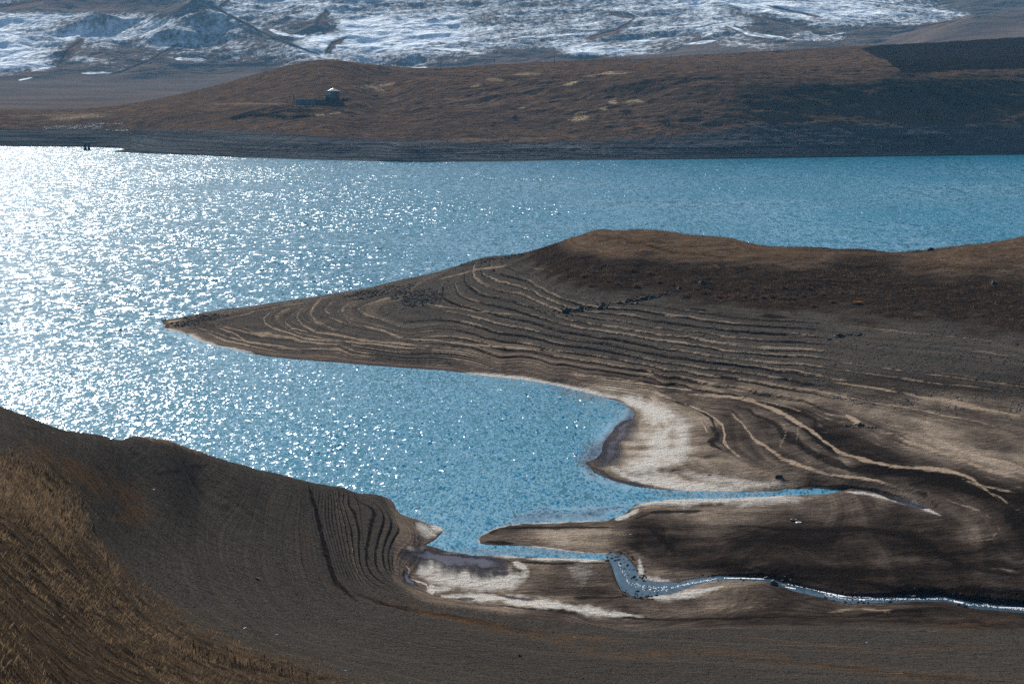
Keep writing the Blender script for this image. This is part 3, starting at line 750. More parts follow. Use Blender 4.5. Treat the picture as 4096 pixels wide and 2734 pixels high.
calm = np.maximum(calm, .6 * (1 - sstep(0, 12, dw)))
wo = WT.mesh('water', water_material()); tag(wo, kind='structure')
set_attr(wo, 'open', sstep(400, 560, WT.Y)); set_attr(wo, 'calm', calm); set_attr(wo, 'shallow', shal)

# =================================================================== FAR SHORE AND SPUR
def spots_to_rbf(L):
    """L: (x, y, d) photo point at distance d"""
    p = np.array(L, float)
    X, Y, Zc = at_d(p[:, 0], p[:, 1], p[:, 2])
    return FP * X / Y, Y, Zc

FSH = "S -1200,578 0,585 340,588 480,593 500,597 446,607 600,615 800,622 975,631 1300,640 1650,649 2000,647 2180,643 2790,637 3300,630 4096,619 5400,608"
fs = dens(pts(FSH), 120)
X0, Y0, _ = at_z(fs[:, 0], fs[:, 1], 0.0)
FL = [(-400,515,1790),(0,520,1790),(300,535,1760),(600,562,1665),(1000,558,1565),(1650,568,1478),
 (-400,455,2200),(0,455,2200),(-400,442,2400),(0,442,2400),(300,452,2050),(300,442,2380),(600,500,1740),
 (507,447,1830),(715,417,1830),(852,411,1830),(954,387,1830),(1120,310,1870),(1204,274,1890),(1293,253,1900),(1400,256,1920),(1538,280,1950),(1717,280,2000),(1956,262,2050),
 (2194,253,2100),(2403,238,2150),(2700,235,2150),(2750,222,2200),(3113,209,2200),(3352,195,2200),(3471,194,2200),(3800,178,2200),(4096,161,2200),(4700,145,2200),
 (800,470,1720),(1000,440,1720),(1100,417,1700),(1325,415,1700),(1325,480,1620),(1325,540,1540),(1100,500,1620),(1200,350,1800),(1450,330,1800),(1450,400,1710),
 ]
shx = pts(FSH); shd = at_z(shx[:, 0], shx[:, 1], 0.0)[1]
for x_ in range(1500, 4901, 170):
    d0 = float(np.interp(x_, shx[:, 0], shd))
    f_ = float(np.interp(x_, (1500, 1650, 2000, 2350, 2700, 3000, 3300, 4096, 4900), (5.4, 4.9, 4.0, 3.0, 2.1, 1.55, 1.45, 1.45, 1.5)))
    z_ = float(np.interp(x_, (1500, 2000, 2350, 2700, 3000, 3300, 3620, 4096, 4900), (1.05, 1.06, 1.07, 1.05, 1.01, 1.0, 1.07, 1.14, 1.16)))
    for off, zz in ((13, 6), (24, 11.5), (36, 17), (48, 23), (62, 31), (76, 38), (88, 41.2)):
        d_ = d0 + off * f_
        FL.append((x_, HY + (H - zz * z_) / d_ * FP, d_))
FL += [(x_, float(np.interp(x_, (2700, 3000, 3300, 3620, 4096, 4900), (270, 275, 262, 240, 230, 225))), 1850.0) for x_ in range(2700, 4901, 200)]
fx, fy_, fz = spots_to_rbf(FL)
Pf = [np.c_[FP * X0 / Y0, Y0 * 2.5], np.c_[fx, fy_ * 2.5]]
Vf = [np.zeros(len(fs)), fz]
ex = []
for xx in range(-700, 4900, 350):
    ex.append((xx, 1330, -9.0))
    if xx > 400: ex.append((xx, 2500, 10.0 + max(0, (xx - 1500)) * .006)); ex.append((xx, 2750, 5.0))
    else: ex.append((xx, 2750, 14.0))
ex = np.array(ex, float)
Pf.append(np.c_[ex[:, 0] - CX, ex[:, 1] * 2.5]); Vf.append(ex[:, 2])
rf = RBF(np.concatenate(Pf), np.concatenate(Vf), 1e-4)
fd = np.concatenate([np.linspace(1380, 1760, 430, endpoint=False), np.linspace(1760, 2260, 260, endpoint=False), np.linspace(2260, 2750, 60)])
fxn = np.linspace(-900, 5000, 1400)
FT = Terrain(fd, fxn, None)
c1 = np.linspace(-3100, 3100, 170); c2 = np.linspace(1340, 2800, 200)
qq = np.stack(np.meshgrid(c1, c2 * 2.5), -1).reshape(-1, 2)
FZ = upsample(c1, c2, rf(qq).reshape(200, 170), fxn - CX, fd)
fgx, fgy = proj(FT.X, FT.Y, np.zeros_like(FT.X))
fpoly = np.concatenate([pts(FSH), [[5400, 100], [-1200, 100]]])
nf = fbm(FT.X / 25, FT.Y / 25, 3, 70)
fin = in_poly(fgx, fgy + .5 * nf, fpoly)
fsd = seg_dist(fgx, fgy + .5 * nf, pts(FSH), 8.0) * np.where(fin, 1, -1)
rel = sstep(4, 20, FZ)
hum = fbm(FT.X / 70, FT.Y / 45, 4, 71)
FZ = np.where(fsd > 0, np.maximum(FZ, .05), -.5)
right = sstep(500, 1500, fgx)
FZ = FZ + (fsd > 0) * sstep(0, 60, fsd) * (rel * 2.3 * hum * right * (1 - .6 * sstep(44, 52, FZ)) + .75 * fbm(FT.X / 14, FT.Y / 9, 4, 72) * right + .25 * perlin(FT.X / 3, FT.Y / 3, 73))
# gully below the plateau, cut scarp by the house
FT.z = FZ; FT.project()
def bump(T, x, y, rx, ry, dz):
    p = T.hit(x, y)
    g = np.exp(-(((T.X - p.x) / rx) ** 2 + ((T.Y - p.y) / ry) ** 2))
    T.z += dz * g
for x, y, rx, ry, dz in [(1010,452,28,5,1.8),(1210,445,22,5,1.8),(1600,300,45,8,1.3),(2200,330,60,7,1.5),(2080,375,40,6,1.2),(2500,345,50,7,1.4),(700,470,30,8,1.4)]:
    bump(FT, x, y, rx, ry, dz)
FT.z = np.where(fsd > 0, FT.z, -.5)
# little wave-cut steps along the waterline
tz = FT.z
stp = .9 * (np.floor(tz / .9) + np.clip((tz / .9 - np.floor(tz / .9)) * 2.5 - 1.5, 0, 1)) - tz
FT.z = np.where((fsd > 0) & (tz < 5.5), np.maximum(.02, tz + .8 * stp), tz)
FT.project(); QX, QY = FT.px, FT.py
fwob = fbm(FT.X / 18, FT.Y / 18, 3, 75).astype(np.float32)
F0 = lambda: np.zeros(FT.z.shape, np.float32)
straw, fgrav, plow, fdark, fpath = F0(), F0(), F0(), F0(), F0()
for s, w, v in [("B 240,590 330,580 470,560", 4, 1), ("B 320,600 400,605", 5, .8), ("B 970,585 1050,565", 3, .8), ("B 1080,530 1200,545", 4, .8), ("B 1250,500 1450,495", 3, .7),
                ("B 1590,572 1700,548", 4, 1), ("B 1730,515 1850,495 2080,485", 3, .9), ("B 1900,680 1960,690", 6, 1), ("B 1990,690 2070,680 2150,690", 4, .9), ("B 1840,735 1900,728", 3, 1),
                ("B 1630,805 1770,788", 4, 1), ("B 1670,765 1760,750", 3, .8), ("B 1280,732 1350,725", 2.5, .9), ("A 2060,785 2180,770", 4, 1), ("A 320,800 700,775", 4, .6), ("A 30,780 800,765", 3, .35),
                ("B 30,760 110,750", 3, .9), ("C 1150,710 1250,700", 4, .35), ("C 1900,850 2200,830 2349,840", 5, .5), ("C 1350,750 1400,760", 4, .4)]:
    stroke(straw, QX, QY, s, w * 1.5, v, .9, fwob * 1.5)
for s, w, v in [("A 1400,700 1700,695 1960,700", 3, .7), ("B 500,960 900,940 1500,930", 6, .5), ("A 1300,930 1800,920", 4, .5), ("B 760,660 1000,700 1200,670", 14, .3), ("B 1250,640 1400,640", 10, .3)]:
    stroke(fpath, QX, QY, s, w, v, .9, fwob)
pl = pts("C 1250,325 1360,385 1420,400 1480,450 1545,492 1700,488 1800,476 1950,470 2349,462 3200,455 3200,100 2349,200 1800,240")
plow = in_poly(QX + 6 * fwob, QY, pl).astype(np.float32)
for s, w, v in [("C 0,570 400,630 900,610 1400,580 1900,560 2349,550", 38, .9), ("C 1400,640 2000,650 2349,620", 55, .95), ("C 300,700 900,690 1500,680", 26, .6), ("B 2000,560 2349,600", 20, .5), ("C 0,520 600,550 1300,530", 6, .6), ("A 1560,780 1700,770 1850,760 1950,790", 12, .8),  # right-hand bank strokes deepen its backlit shade in the soil colour
                ("A 1970,750 2100,750", 14, .8), ("B 0,720 250,710", 6, .7), ("B 150,520 400,500 550,530", 9, .5), ("B 700,750 900,780", 6, .4), ("B 1250,530 1400,560", 8, .4), ("B 0,600 200,640", 10, .5),
                ("A 1250,740 1500,760", 6, .4), ("A 850,790 1400,800", 6, .3), ("C 1380,540 1390,800", 6, .8)]:
    stroke(fdark, QX, QY, s, w, v, 1.0, fwob)
gl = np.interp(QX, [-500, 0, 500, 900, 1300, 2000, 2350, 2700, 3000, 3400, 4096, 4700], [520, 512, 520, 520, 545, 572, 562, 545, 500, 498, 505, 505])
fgrav = sstep(-8, 10, QY + 7 * fwob - gl)

def far_material():
    t = NT('far shore soil')
    P = t.pos()
    a = {k: t.attr(k) for k in ('straw', 'gravel', 'plow', 'dark', 'path')}
    n1 = t.noise(P, .02, 5, .6); n2 = t.noise(P, .16, 5, .65); n3 = t.noise(P, .9, 3, .6)
    n4 = t.noise(t.mapping(P, (.1, .5, 1)), .25, 4, .6)
    c = t.mix(t.mapr(n2, .35, .65), rgb(.044, .029, .021), rgb(.185, .112, .068))
    c = t.mix(t.mapr(n1, .4, .65, 0, .6), c, rgb(.08, .055, .038))
    c = t.mix(t.math('MULTIPLY', t.mapr(n3, .55, .7), .35), c, rgb(.20, .12, .07))
    c = t.mix(t.math('MULTIPLY', t.mapr(n4, .50, .68), .6), c, rgb(.035, .024, .018))
    c = t.mix(a['path'], c, rgb(.26, .18, .12))
    gv = t.mix(n3, rgb(.040, .043, .048), rgb(.17, .175, .185))
    zz = t.n('SeparateXYZ'); t.l(P, zz.inputs[0]); cz_ = t.n('CombineXYZ'); t.l(t.math('MULTIPLY', zz.outputs[0], .012), cz_.inputs[0]); t.l(t.math('MULTIPLY', zz.outputs[2], 1.1), cz_.inputs[2])
    zb_ = t.noise(cz_.outputs[0], 1.0, 4, .65)
    gv = t.mix(t.mapr(zb_, .42, .58), gv, rgb(.028, .030, .033))
    gv = t.mix(t.mapr(zb_, .60, .68, 0, .7), gv, rgb(.17, .17, .175))
    c = t.mix(a['gravel'], c, gv)
    c = t.mix(t.math('MULTIPLY', a['dark'], .85), c, rgb(.022, .020, .016))
    c = t.mix(t.math('MULTIPLY', a['straw'], t.mapr(n3, .42, .58)), c, rgb(.62, .48, .30))
    pv = t.noise(t.mapping(P, (.9, .06, 1), .5), 1.0, 3)
    c = t.mix(a['plow'], c, t.mix(t.mapr(pv, .5, .75), rgb(.012, .009, .008), rgb(.038, .027, .022)))
    b = t.n('Bump'); b.inputs['Distance'].default_value = 3.0; b.inputs['Strength'].default_value = 1.0
    t.l(t.math('ADD', t.math('MULTIPLY', n2, 1.4), t.math('MULTIPLY', n3, .5)), b.inputs['Height'])
    t.bsdf(c, .95, b.outputs[0], 0.0)
    return t.m
fo = FT.mesh('far_shore', far_material()); tag(fo, kind='structure')
for k, v in dict(straw=straw, gravel=fgrav, plow=plow, dark=fdark, path=fpath).items(): set_attr(fo, k, v)

# =================================================================== SNOWY MOUNTAINS AND THE PLAIN AT THEIR FOOT
ML = [(-500,452,2350),(0,450,2350),(600,450,2350),(1200,450,2350),(-500,380,3200),(0,380,3200),(600,380,3200),(1200,380,3200),(-500,330,3800),(0,330,3800),(0,290,4200),(-500,290,4200),
 (0,200,4900),(0,100,5800),(0,0,6800),(-500,200,4900),(-500,0,6800),(0,-150,8000),(-500,-150,8000),
 (300,320,3900),(300,250,4400),(300,150,5200),(300,50,6000),(300,-60,7100),(600,300,4000),(600,250,4400),(600,150,5100),(600,50,5800),(600,-50,6800),
 (793,-2,5500),(894,48,5300),(983,95,5000),(1103,155,4750),(1200,190,4550),(1281,220,4420),(1330,246,4300),(850,150,4900),(950,200,4600),(1000,290,4050),(1100,260,4250),(1150,330,3750),
 (940,10,6700),(983,80,6250),(1103,140,5550),(1103,0,6800),(1281,205,4900),(1281,120,5700),(1281,40,6400),(1281,-60,7400),
 (1500,290,4000),(1500,270,4200),(1500,230,4700),(1500,150,5400),(1500,80,6000),(1500,0,6700),(1500,-100,7800),(1800,260,4100),(1800,150,5300),(1800,50,6200),(1800,-80,7600),
 (2200,250,4000),(2200,200,4700),(2200,100,5600),(2200,0,6600),(2200,-100,7800),(2600,230,3900),(2600,150,4900),(2600,50,6000),(2600,-80,7600),
 (3000,205,3800),(3000,150,4500),(3000,100,5300),(3000,50,6000),(3000,0,6800),(3000,-80,7800),(3600,190,3800),(3600,150,4500),(3600,100,5500),(3600,50,6500),(3600,0,7500),
 (3700,170,3650),(3900,168,3550),(4096,155,3500),(3800,98,3900),(4096,88,3880),(4400,80,3900),(4400,150,3500),(4096,60,5500),(4096,0,7400),(4700,60,5500),(4700,0,7400),(4700,88,3900),(4700,155,3500)]
MR = lambda d: np.where(np.asarray(d) > 4000, 4000 + (np.asarray(d) - 4000) * .38, d)
mx, my, mz = spots_to_rbf([(x_, y_, float(MR(d_))) for x_, y_, d_ in ML])
ex = [(xx - CX, d, z) for xx in range(-700, 4900, 500) for d, z in ((2300, 8.0), (2900, 16.0 if xx < 1300 else 26.0), (8800, 430.0))]
ex += [(983 - CX, 5500, 108), (1103 - CX, 5050, 84), (1281 - CX, 4620, 66), (890 - CX, 5950, 140)]
ex = np.array(ex, float); nd_ = MR(ex[:, 1]); ex[:, 2] = H + (ex[:, 2] - H) * nd_ / ex[:, 1]; ex[:, 1] = nd_
rm = RBF(np.r_[np.c_[mx, my], ex[:, :2]], np.r_[mz, ex[:, 2]], 1e-4)
md = np.concatenate([np.linspace(2300, 3600, 130, endpoint=False), np.linspace(3600, 6000, 760, endpoint=False), np.linspace(6000, 6640, 50)])
mxn = np.linspace(-800, 4900, 1350)
MT = Terrain(md, mxn, None)
c1 = np.linspace(-2800, 2900, 150); c2 = np.linspace(2250, 6700, 200)
qq = np.stack(np.meshgrid(c1, c2), -1).reshape(-1, 2)
MZ = upsample(c1, c2, rm(qq).reshape(200, 150), mxn - CX, md)
up_ = sstep(3800, 4150, MT.Y)
rdg = 1 - np.abs(fbm(MT.X / 300 + .3 * perlin(MT.X / 200, MT.Y / 200, 80), MT.Y / 260, 4, 81)) * 2
MZ = MZ + up_ * (11 * (rdg - .5) + 5 * fbm(MT.X / 70, MT.Y / 70, 4, 83)) + .5 * fbm(MT.X / 60, MT.Y / 60, 3, 84)
MT.z = MZ; MT.project()
for x, y, rx, ry, dz in [(310,130,45,30,13),(390,100,30,22,8),(655,155,40,30,14),(420,80,40,25,9),(1280,115,25,50,10),(1717,240,60,25,9),(2440,60,50,40,8),(1500,245,90,25,7),(200,170,50,30,7)]:
    bump(MT, x, y, rx, ry, dz)
MT.project(); mX, mY = MT.px, MT.py
SNOW = ["541134456655555555566678958754311", "332112456665555555566674987765321", "666554465565666555556565498766511", "885676554438888555555676447655311",
        "877775564438888756555674344321211", "887665554498889654556545365322111", "976546554588886665766435533322221", "974334555577666532886332444411121",
        "885544444465554332222222443321112", "763343221455442222221111111111111", "431121111211111111111111111111111", "000000000000000000000000000000000"]
sg = np.array([[int(ch) for ch in (r + "1" * 33)[:33]] for r in SNOW], float) / 9.0
sg = sg + .13 * np.exp(-((sg - .52) / .22) ** 2)
sx_, sy_ = np.clip(mX / 128.0, 0, 31.99), np.clip(mY / 30.0, 0, 10.99)
i0, j0 = sy_.astype(int), sx_.astype(int); a_, b_ = sy_ - i0, sx_ - j0
a_ = a_ * a_ * (3 - 2 * a_); b_ = b_ * b_ * (3 - 2 * b_)
snow = (sg[i0, j0] * (1-a_) * (1-b_) + sg[i0, j0+1] * (1-a_) * b_ + sg[i0+1, j0] * a_ * (1-b_) + sg[i0+1, j0+1] * a_ * b_).astype(np.float32)
mw = fbm(MT.X / 60, MT.Y / 160, 3, 90).astype(np.float32)
fld, bare, rock = [np.zeros(MT.z.shape, np.float32) for _ in range(3)]
for s, w, v in [("B 100,128 400,150 640,172 690,195", 8, 1), ("B 100,175 400,205 690,205", 7, 1), ("B 690,195 780,250 860,290", 3, 1), ("B 140,240 300,300 440,325", 20, 1), ("B 0,240 -30,300 10,320", 18, .9),
                ("B 200,215 290,230", 8, 1), ("B 600,315 800,330 1000,345", 6, .9), ("B 1200,270 1350,245 1600,235 1900,210", 6, .9), ("A -50,430 100,438 380,450", 17, 1), ("A 1800,200 1950,240 2060,255", 9, 1),
                ("A 1170,392 1390,402", 8, .9), ("A 2280,160 2349,160", 12, .9), ("C 350,20 550,50 750,100", 10, 1), ("C 650,15 900,70 1300,90 1650,98", 10, .9), ("C 300,150 500,225 800,265", 8, .8),
                ("C 1700,70 1900,85", 4, .9), ("C 0,305 300,272", 5, .9), ("A 540,492 760,490", 4, .8), ("A 120,540 220,520", 4, .8), ("B 1930,275 2290,275", 4, .8), ("A 60,110 700,110", 6, .5), ("B 100,325 130,370 250,390", 3, .8),
                ("C 1020,245 1160,215", 2, 1), ("B 560,455 700,450", 4, .8), ("B 1140,435 1230,437", 3, .7)]:
    stroke(fld, mX, mY, s, w, v, .5, mw * .5)
for s, w, v in [("A 560,270 480,320 400,430", 15, 1), ("A 720,340 600,380", 12, .7), ("A 1200,290 1000,420 800,490", 8, .9), ("A 2190,80 2120,190 2060,240", 13, 1), ("A 2260,170 2160,230", 6, 1),
                ("B 130,265 60,290 0,360", 9, 1), ("B 2080,120 1950,210 1750,260", 8, .9), ("C 420,90 900,190 1000,235", 5, .8), ("C 600,30 800,80 1000,120", 5, .9), ("A 710,120 690,160", 6, .9), ("A 1540,0 1470,50", 6, .9),
                ("A 0,60 300,5", 8, 1), ("A 300,30 600,30 900,20", 14, .8), ("C 1450,240 1850,150", 8, .8), ("B 1900,80 2050,120", 10, .4)]:
    stroke(bare, mX, mY, s, w, v, .7, mw * .8)
for s, w, v in [("A 1330,0 1500,82 1650,162 1850,262 2150,372", 3.2, 1), ("A 2180,70 2210,100", 6, .8), ("C 400,170 500,220 740,268", 3, .7), ("A -100,735 200,740 600,740 900,725", 9, .4), ("A 0,600 300,620", 12, .15), ("A 900,560 1500,600", 16, .12), ("C 1700,260 2000,200 2349,160", 14, .5), ("C 100,200 300,150", 2, .4)]:
    stroke(rock, mX, mY, s, w, v, .8, mw)
snow = np.clip(np.maximum(snow, fld), 0, 1) * (1 - .85 * bare) * (1 - .9 * rock)

def mountain_material():
    t = NT('mountain ground and snow')
    P = t.pos()
    sn, fl, br, rk = [t.attr(k) for k in ('snow', 'field', 'bare', 'rock')]
    n1 = t.noise(t.mapping(P, (1, .30, 1)), .13, 5, .7); nL = t.noise(t.mapping(P, (1, .35, 1)), .022, 5, .6); n2 = t.noise(P, .008, 4, .6); n3 = t.noise(t.mapping(P, (1, .4, 1)), .3, 3, .7)
    n5 = t.noise(t.mapping(P, (.25, 1.2, 1), -.15), .014, 4, .6)
    soil = t.mix(t.mapr(n2, .35, .65), rgb(.075, .056, .047), rgb(.135, .10, .080))
    soil = t.mix(t.mapr(n1, .5, .8, 0, .5), soil, rgb(.05, .045, .045))
    soil = t.mix(br, soil, rgb(.12, .066, .045))
    cov = t.math('ADD', t.math('ADD', t.math('MULTIPLY', n1, .75), t.math('MULTIPLY', nL, .40)), t.math('ADD', t.math('MULTIPLY', n5, .25), t.math('MULTIPLY', n3, .25)))
    thr = t.mapr(sn, 0, 1, 1.34, .62)
    m = t.mapr(t.math('SUBTRACT', cov, thr), -.10, .15)
    m = t.math('MULTIPLY', m, t.mapr(sn, .04, .25))
    m = t.math('MAXIMUM', m, t.math('MULTIPLY', t.mapr(t.math('ADD', fl, t.math('MULTIPLY', t.math('SUBTRACT', n1, .5), .8)), .35, .6), .95))
    c = t.mix(m, soil, rgb(.84, .91, .98))
    c = t.mix(rk, c, rgb(.04, .04, .045))
    b = t.n('Bump'); b.inputs['Distance'].default_value = 15.0; b.inputs['Strength'].default_value = 1.0
    t.l(t.math('MULTIPLY', t.noise(P, .022, 5, .6), t.mapr(sn, .05, .4, .15, 1.0)), b.inputs['Height'])
    t.bsdf(c, .85, b.outputs[0], 0.0)
    return t.m
mo = MT.mesh('mountain', mountain_material()); tag(mo, kind='structure')
for k, v in dict(snow=snow, field=fld, bare=bare, rock=rock).items(): set_attr(mo, k, v)
#OBJ_BEGIN
# =================================================================== ROCKS, GRASS, PLANTS
G.project(); FT.project()
M_rock = simple('dark basalt', (.048, .043, .040), .9, .6, 2.0, .05, .3)
M_brock = simple('brown boulder stone', (.075, .058, .048), .85, .4, 3.0, .25, .2)
M_grock = simple('grey stone', (.105, .10, .095), .9, .5, 1.5, .04)
M_wrock = simple('pale stone', (.42, .37, .30), .7, .3, 1.5, .4)
M_far = simple('far shore stone', (.11, .115, .12), .8, .5, 1.0, .12)

def rock_cloud(name, X, Y, Z, size, mat, flat=.55, label=None):
    """many loose stones as one mesh (uncountable rubble)"""
    n = len(X)
    base = np.array([(1,0,0),(.5,.85,0),(-.55,.8,0),(-1,0,0),(-.5,-.85,0),(.5,-.85,0),(.35,.1,.9),(-.3,.25,.8),(0,-.35,.85),(0,0,-.6)], np.float32)
    fc = np.array([(0,1,6),(1,2,7),(1,7,6),(2,3,7),(3,4,8),(3,8,7),(4,5,8),(5,0,6),(5,6,8),(6,7,8),(1,0,9),(2,1,9),(3,2,9),(4,3,9),(5,4,9),(0,5,9)])
    a = RNG.random(n) * 6.283; cs, sn = np.cos(a)[:, None], np.sin(a)[:, None]
    B = base[None] * (1 + .35 * (RNG.random((n, 10, 3)) - .5))
    sx = size * (.7 + .6 * RNG.random(n)); sy = size * (.6 + .5 * RNG.random(n)); sz = size * flat * (.5 + .9 * RNG.random(n))
    bx, by, bz = B[..., 0] * sx[:, None], B[..., 1] * sy[:, None], B[..., 2] * sz[:, None]
    tilt = (RNG.random((n, 1)) - .5) * .7
    bz = bz + bx * tilt
    V = np.stack([X[:, None] + bx * cs - by * sn, Y[:, None] + bx * sn + by * cs, Z[:, None] + bz + .15 * sz[:, None]], -1)
    F = (fc[None] + np.arange(n)[:, None, None] * 10).reshape(-1, 3)
    o = mesh_obj(name, V.reshape(-1, 3), F, mat); return tag(o, kind='stuff', label=label)

def pick(T, mask, n, jit=True):
    idx = np.nonzero(mask.ravel())[0]
    k = RNG.choice(idx, n)
    X, Y = T.X.ravel()[k], T.Y.ravel()[k]
    X = X + RNG.normal(0, .12, n); Y = Y + RNG.normal(0, .25, n)
    return X, Y, T.h(X, Y)

vis = (PX > -60) & (PX < 4160) & (PY < 2800)
thin = fbm(G.X / 5, G.Y / 9, 3, 110)
m = vis & (G.Y > 345) & (sd > 2) & (gravel > .5) & (pale < .35) & (vegm < .3) & (thin > -.12)
X, Y, Zs = pick(G, m, 17000); rock_cloud('gravel_stones', X, Y, Zs, .05 + .16 * RNG.random(17000) ** 3, M_grock)
m = vis & (G.Y < 345) & (gravel > .5) & (grassm < .4) & (thin > -.2)
X, Y, Zs = pick(G, m, 15000); rock_cloud('shore_pebbles', X, Y, Zs, .025 + .07 * RNG.random(15000) ** 4, M_grock)
dk_ = Fz()
for s, w, v in [("Q 150,600 300,560 450,530 600,520", 14, 1), ("Q 90,550 140,545", 4, 1), ("Q 1530,370 1700,350 1900,310 2050,290", 12, 1), ("Q 1900,350 2100,340 2300,350 2200,400 2000,400", 16, 1),
                ("R 1560,290 1750,250 1940,222", 6, 1), ("R 1700,700 2100,720", 2, .6), ("T -100,520 0,515 150,490 300,458 420,440 560,395", 10, 1), ("T 1370,650 1500,630", 10, .8), ("T 660,370 700,372", 4, .8),
                ("N 950,600 1050,590 1180,605", 5, 1)]:
    stroke(dk_, PX, PY, s, w, v, .8, wob, taper=False)
m = vis & (dk_ > .35)
X, Y, Zs = pick(G, m, 3200); rock_cloud('dark_rubble', X, Y, Zs, .08 + .30 * RNG.random(3200) ** 2.5, M_rock, .6)
stm = ((st1 > .35) & (st1 < 2.2) & (PX > 2380) & (PX < 4200)) | ((st1 < 1.1) & (PX > 2460) & (PX < 2700) & (thin > .05))
X, Y, Zs = pick(G, stm & vis & (thin > -.05), 700); rock_cloud('stream_pebbles', X, Y, np.maximum(Zs, -.03), .03 + .16 * RNG.random(700) ** 3, M_rock, .7)
# far bank rubble
fvis = (QX > -60) & (QX < 4160)
ft_ = fbm(FT.X / 30, FT.Y / 12, 3, 111)
m = fvis & (fsd > 1) & (fgrav > .5) & (QX > 500) & ((ft_ > -.1) | (QX > 3000)) & (FT.z > .6)
X, Y, Zs = pick(FT, m, 9000); rock_cloud('far_bank_rubble', X, Y, Zs, .14 + .42 * RNG.random(9000) ** 3, M_far)
m = fvis & (fgrav < .7) & (np.abs(QY - gl + 18) < 26) & (QX > 150) & (ft_ > .0)
X, Y, Zs = pick(FT, m, 2500); rock_cloud('far_slope_stones', X, Y, Zs, .14 + .4 * RNG.random(2500) ** 2, M_grock)
wk = F0()
for s, w, v in [("A 300,862 430,855 560,855 700,860", 7, 1), ("A 600,840 700,832 820,835", 4, .7), ("A 720,880 850,878", 4, .7)]: stroke(wk, QX, QY, s, w, v, .8, taper=False)
X, Y, Zs = pick(FT, wk > .35, 420); rock_cloud('pale_far_stones', X, Y, Zs, .25 + .45 * RNG.random(420), M_wrock, .8)

def blades(name, X, Y, Z, h, wdt, lean, mat):
    n = len(X); a = RNG.random(n) * 6.283
    dx, dy = np.cos(a) * wdt / 2, np.sin(a) * wdt / 2
    lx = RNG.normal(0, lean, n) * h + .05 * h; ly = RNG.normal(0, lean, n) * h
    V = np.empty((n, 4, 3), np.float32)
    V[:, 0] = np.stack([X - dx, Y - dy, Z - .03], -1); V[:, 1] = np.stack([X + dx, Y + dy, Z - .03], -1)
    V[:, 2] = np.stack([X + dx * .7 + lx * .45, Y + dy * .7 + ly * .45, Z + h * .62], -1); V[:, 3] = np.stack([X + lx, Y + ly, Z + h], -1)
    F = np.array([(0, 1, 2), (0, 2, 3)])[None] + np.arange(n)[:, None, None] * 4
    o = mesh_obj(name, V.reshape(-1, 3), F.reshape(-1, 3), mat); return tag(o, kind='stuff')
def straw_mat(name, a_, b_, sc):
    t = NT(name); P = t.pos(); n = t.noise(P, sc, 4, .65); n2 = t.noise(P, sc * .12, 3, .6)
    c = t.mix(t.mapr(t.math('ADD', t.math('MULTIPLY', n, .6), t.math('MULTIPLY', n2, .4)), .38, .6), rgb(*a_), rgb(*b_))
    b = t.bsdf(c, .8, None, .1)
    tr = t.n('BsdfTranslucent'); t.put(tr, 0, c); mx = t.n('MixShader'); mx.inputs[0].default_value = .35
    t.l(b.outputs[0], mx.inputs[1]); t.l(tr.outputs[0], mx.inputs[2]); t.l(mx.outputs[0], t.out.inputs[0]); return t.m
M_straw = straw_mat('dry grass', (.030, .022, .016), (.24, .165, .100), 1.2)
M_brush = straw_mat('dry brush', (.022, .015, .011), (.17, .112, .068), .8)
M_weed = simple('dead weed stalks', (.045, .022, .014), .9, .4, 4.0, .05)

cl = fbm(G.X / 1.3, G.Y / 1.8, 3, 120) + .5 * fbm(G.X / 9, G.Y / 14, 2, 121)
m = (PX > -150) & (PX < 1900) & (PY < 2900) & (grassm > .25) & (G.Y < 235) & (cl > .0)
X, Y, Zs = pick(G, m, 34000); blades('dry_grass', X, Y, Zs, .06 + .17 * RNG.random(34000) ** 2, .012 + .014 * RNG.random(34000), .45, M_straw)
tall = Fz()
for s, w, v in [("W -60,420 80,400 200,440 330,560 420,680", 75, 1), ("W 0,600 150,620 350,720", 60, .9), ("W 560,820 640,960", 25, .6), ("W 1000,1400 1300,1450 1600,1530", 14, .5)]:
    stroke(tall, PX, PY, s, w, v, .8, wob, taper=False)
m = (tall > .4) & (cl > -.15) & (PX > -150)
X, Y, Zs = pick(G, m, 15000); blades('tall_dry_grass', X, Y, Zs, .12 + .32 * RNG.random(15000), .014 + .012 * RNG.random(15000), .3, M_straw)
hcl = fbm(G.X / 2.2, G.Y / 4, 3, 122)
m = vis & (G.Y > 400) & (vegm > .35) & (hcl > .02) & (sd > 4)
X, Y, Zs = pick(G, m, 26000); blades('headland_brush', X, Y, Zs, .12 + .30 * RNG.random(26000), .03 + .05 * RNG.random(26000), .35, M_brush)
m = vis & (G.Y > 400) & (headm > .4) & (sd > 4) & (hcl > -.2)
X, Y, Zs = pick(G, m, 16000); blades('headland_grass', X, Y, Zs, .12 + .25 * RNG.random(16000), .02 + .03 * RNG.random(16000), .3, M_straw)

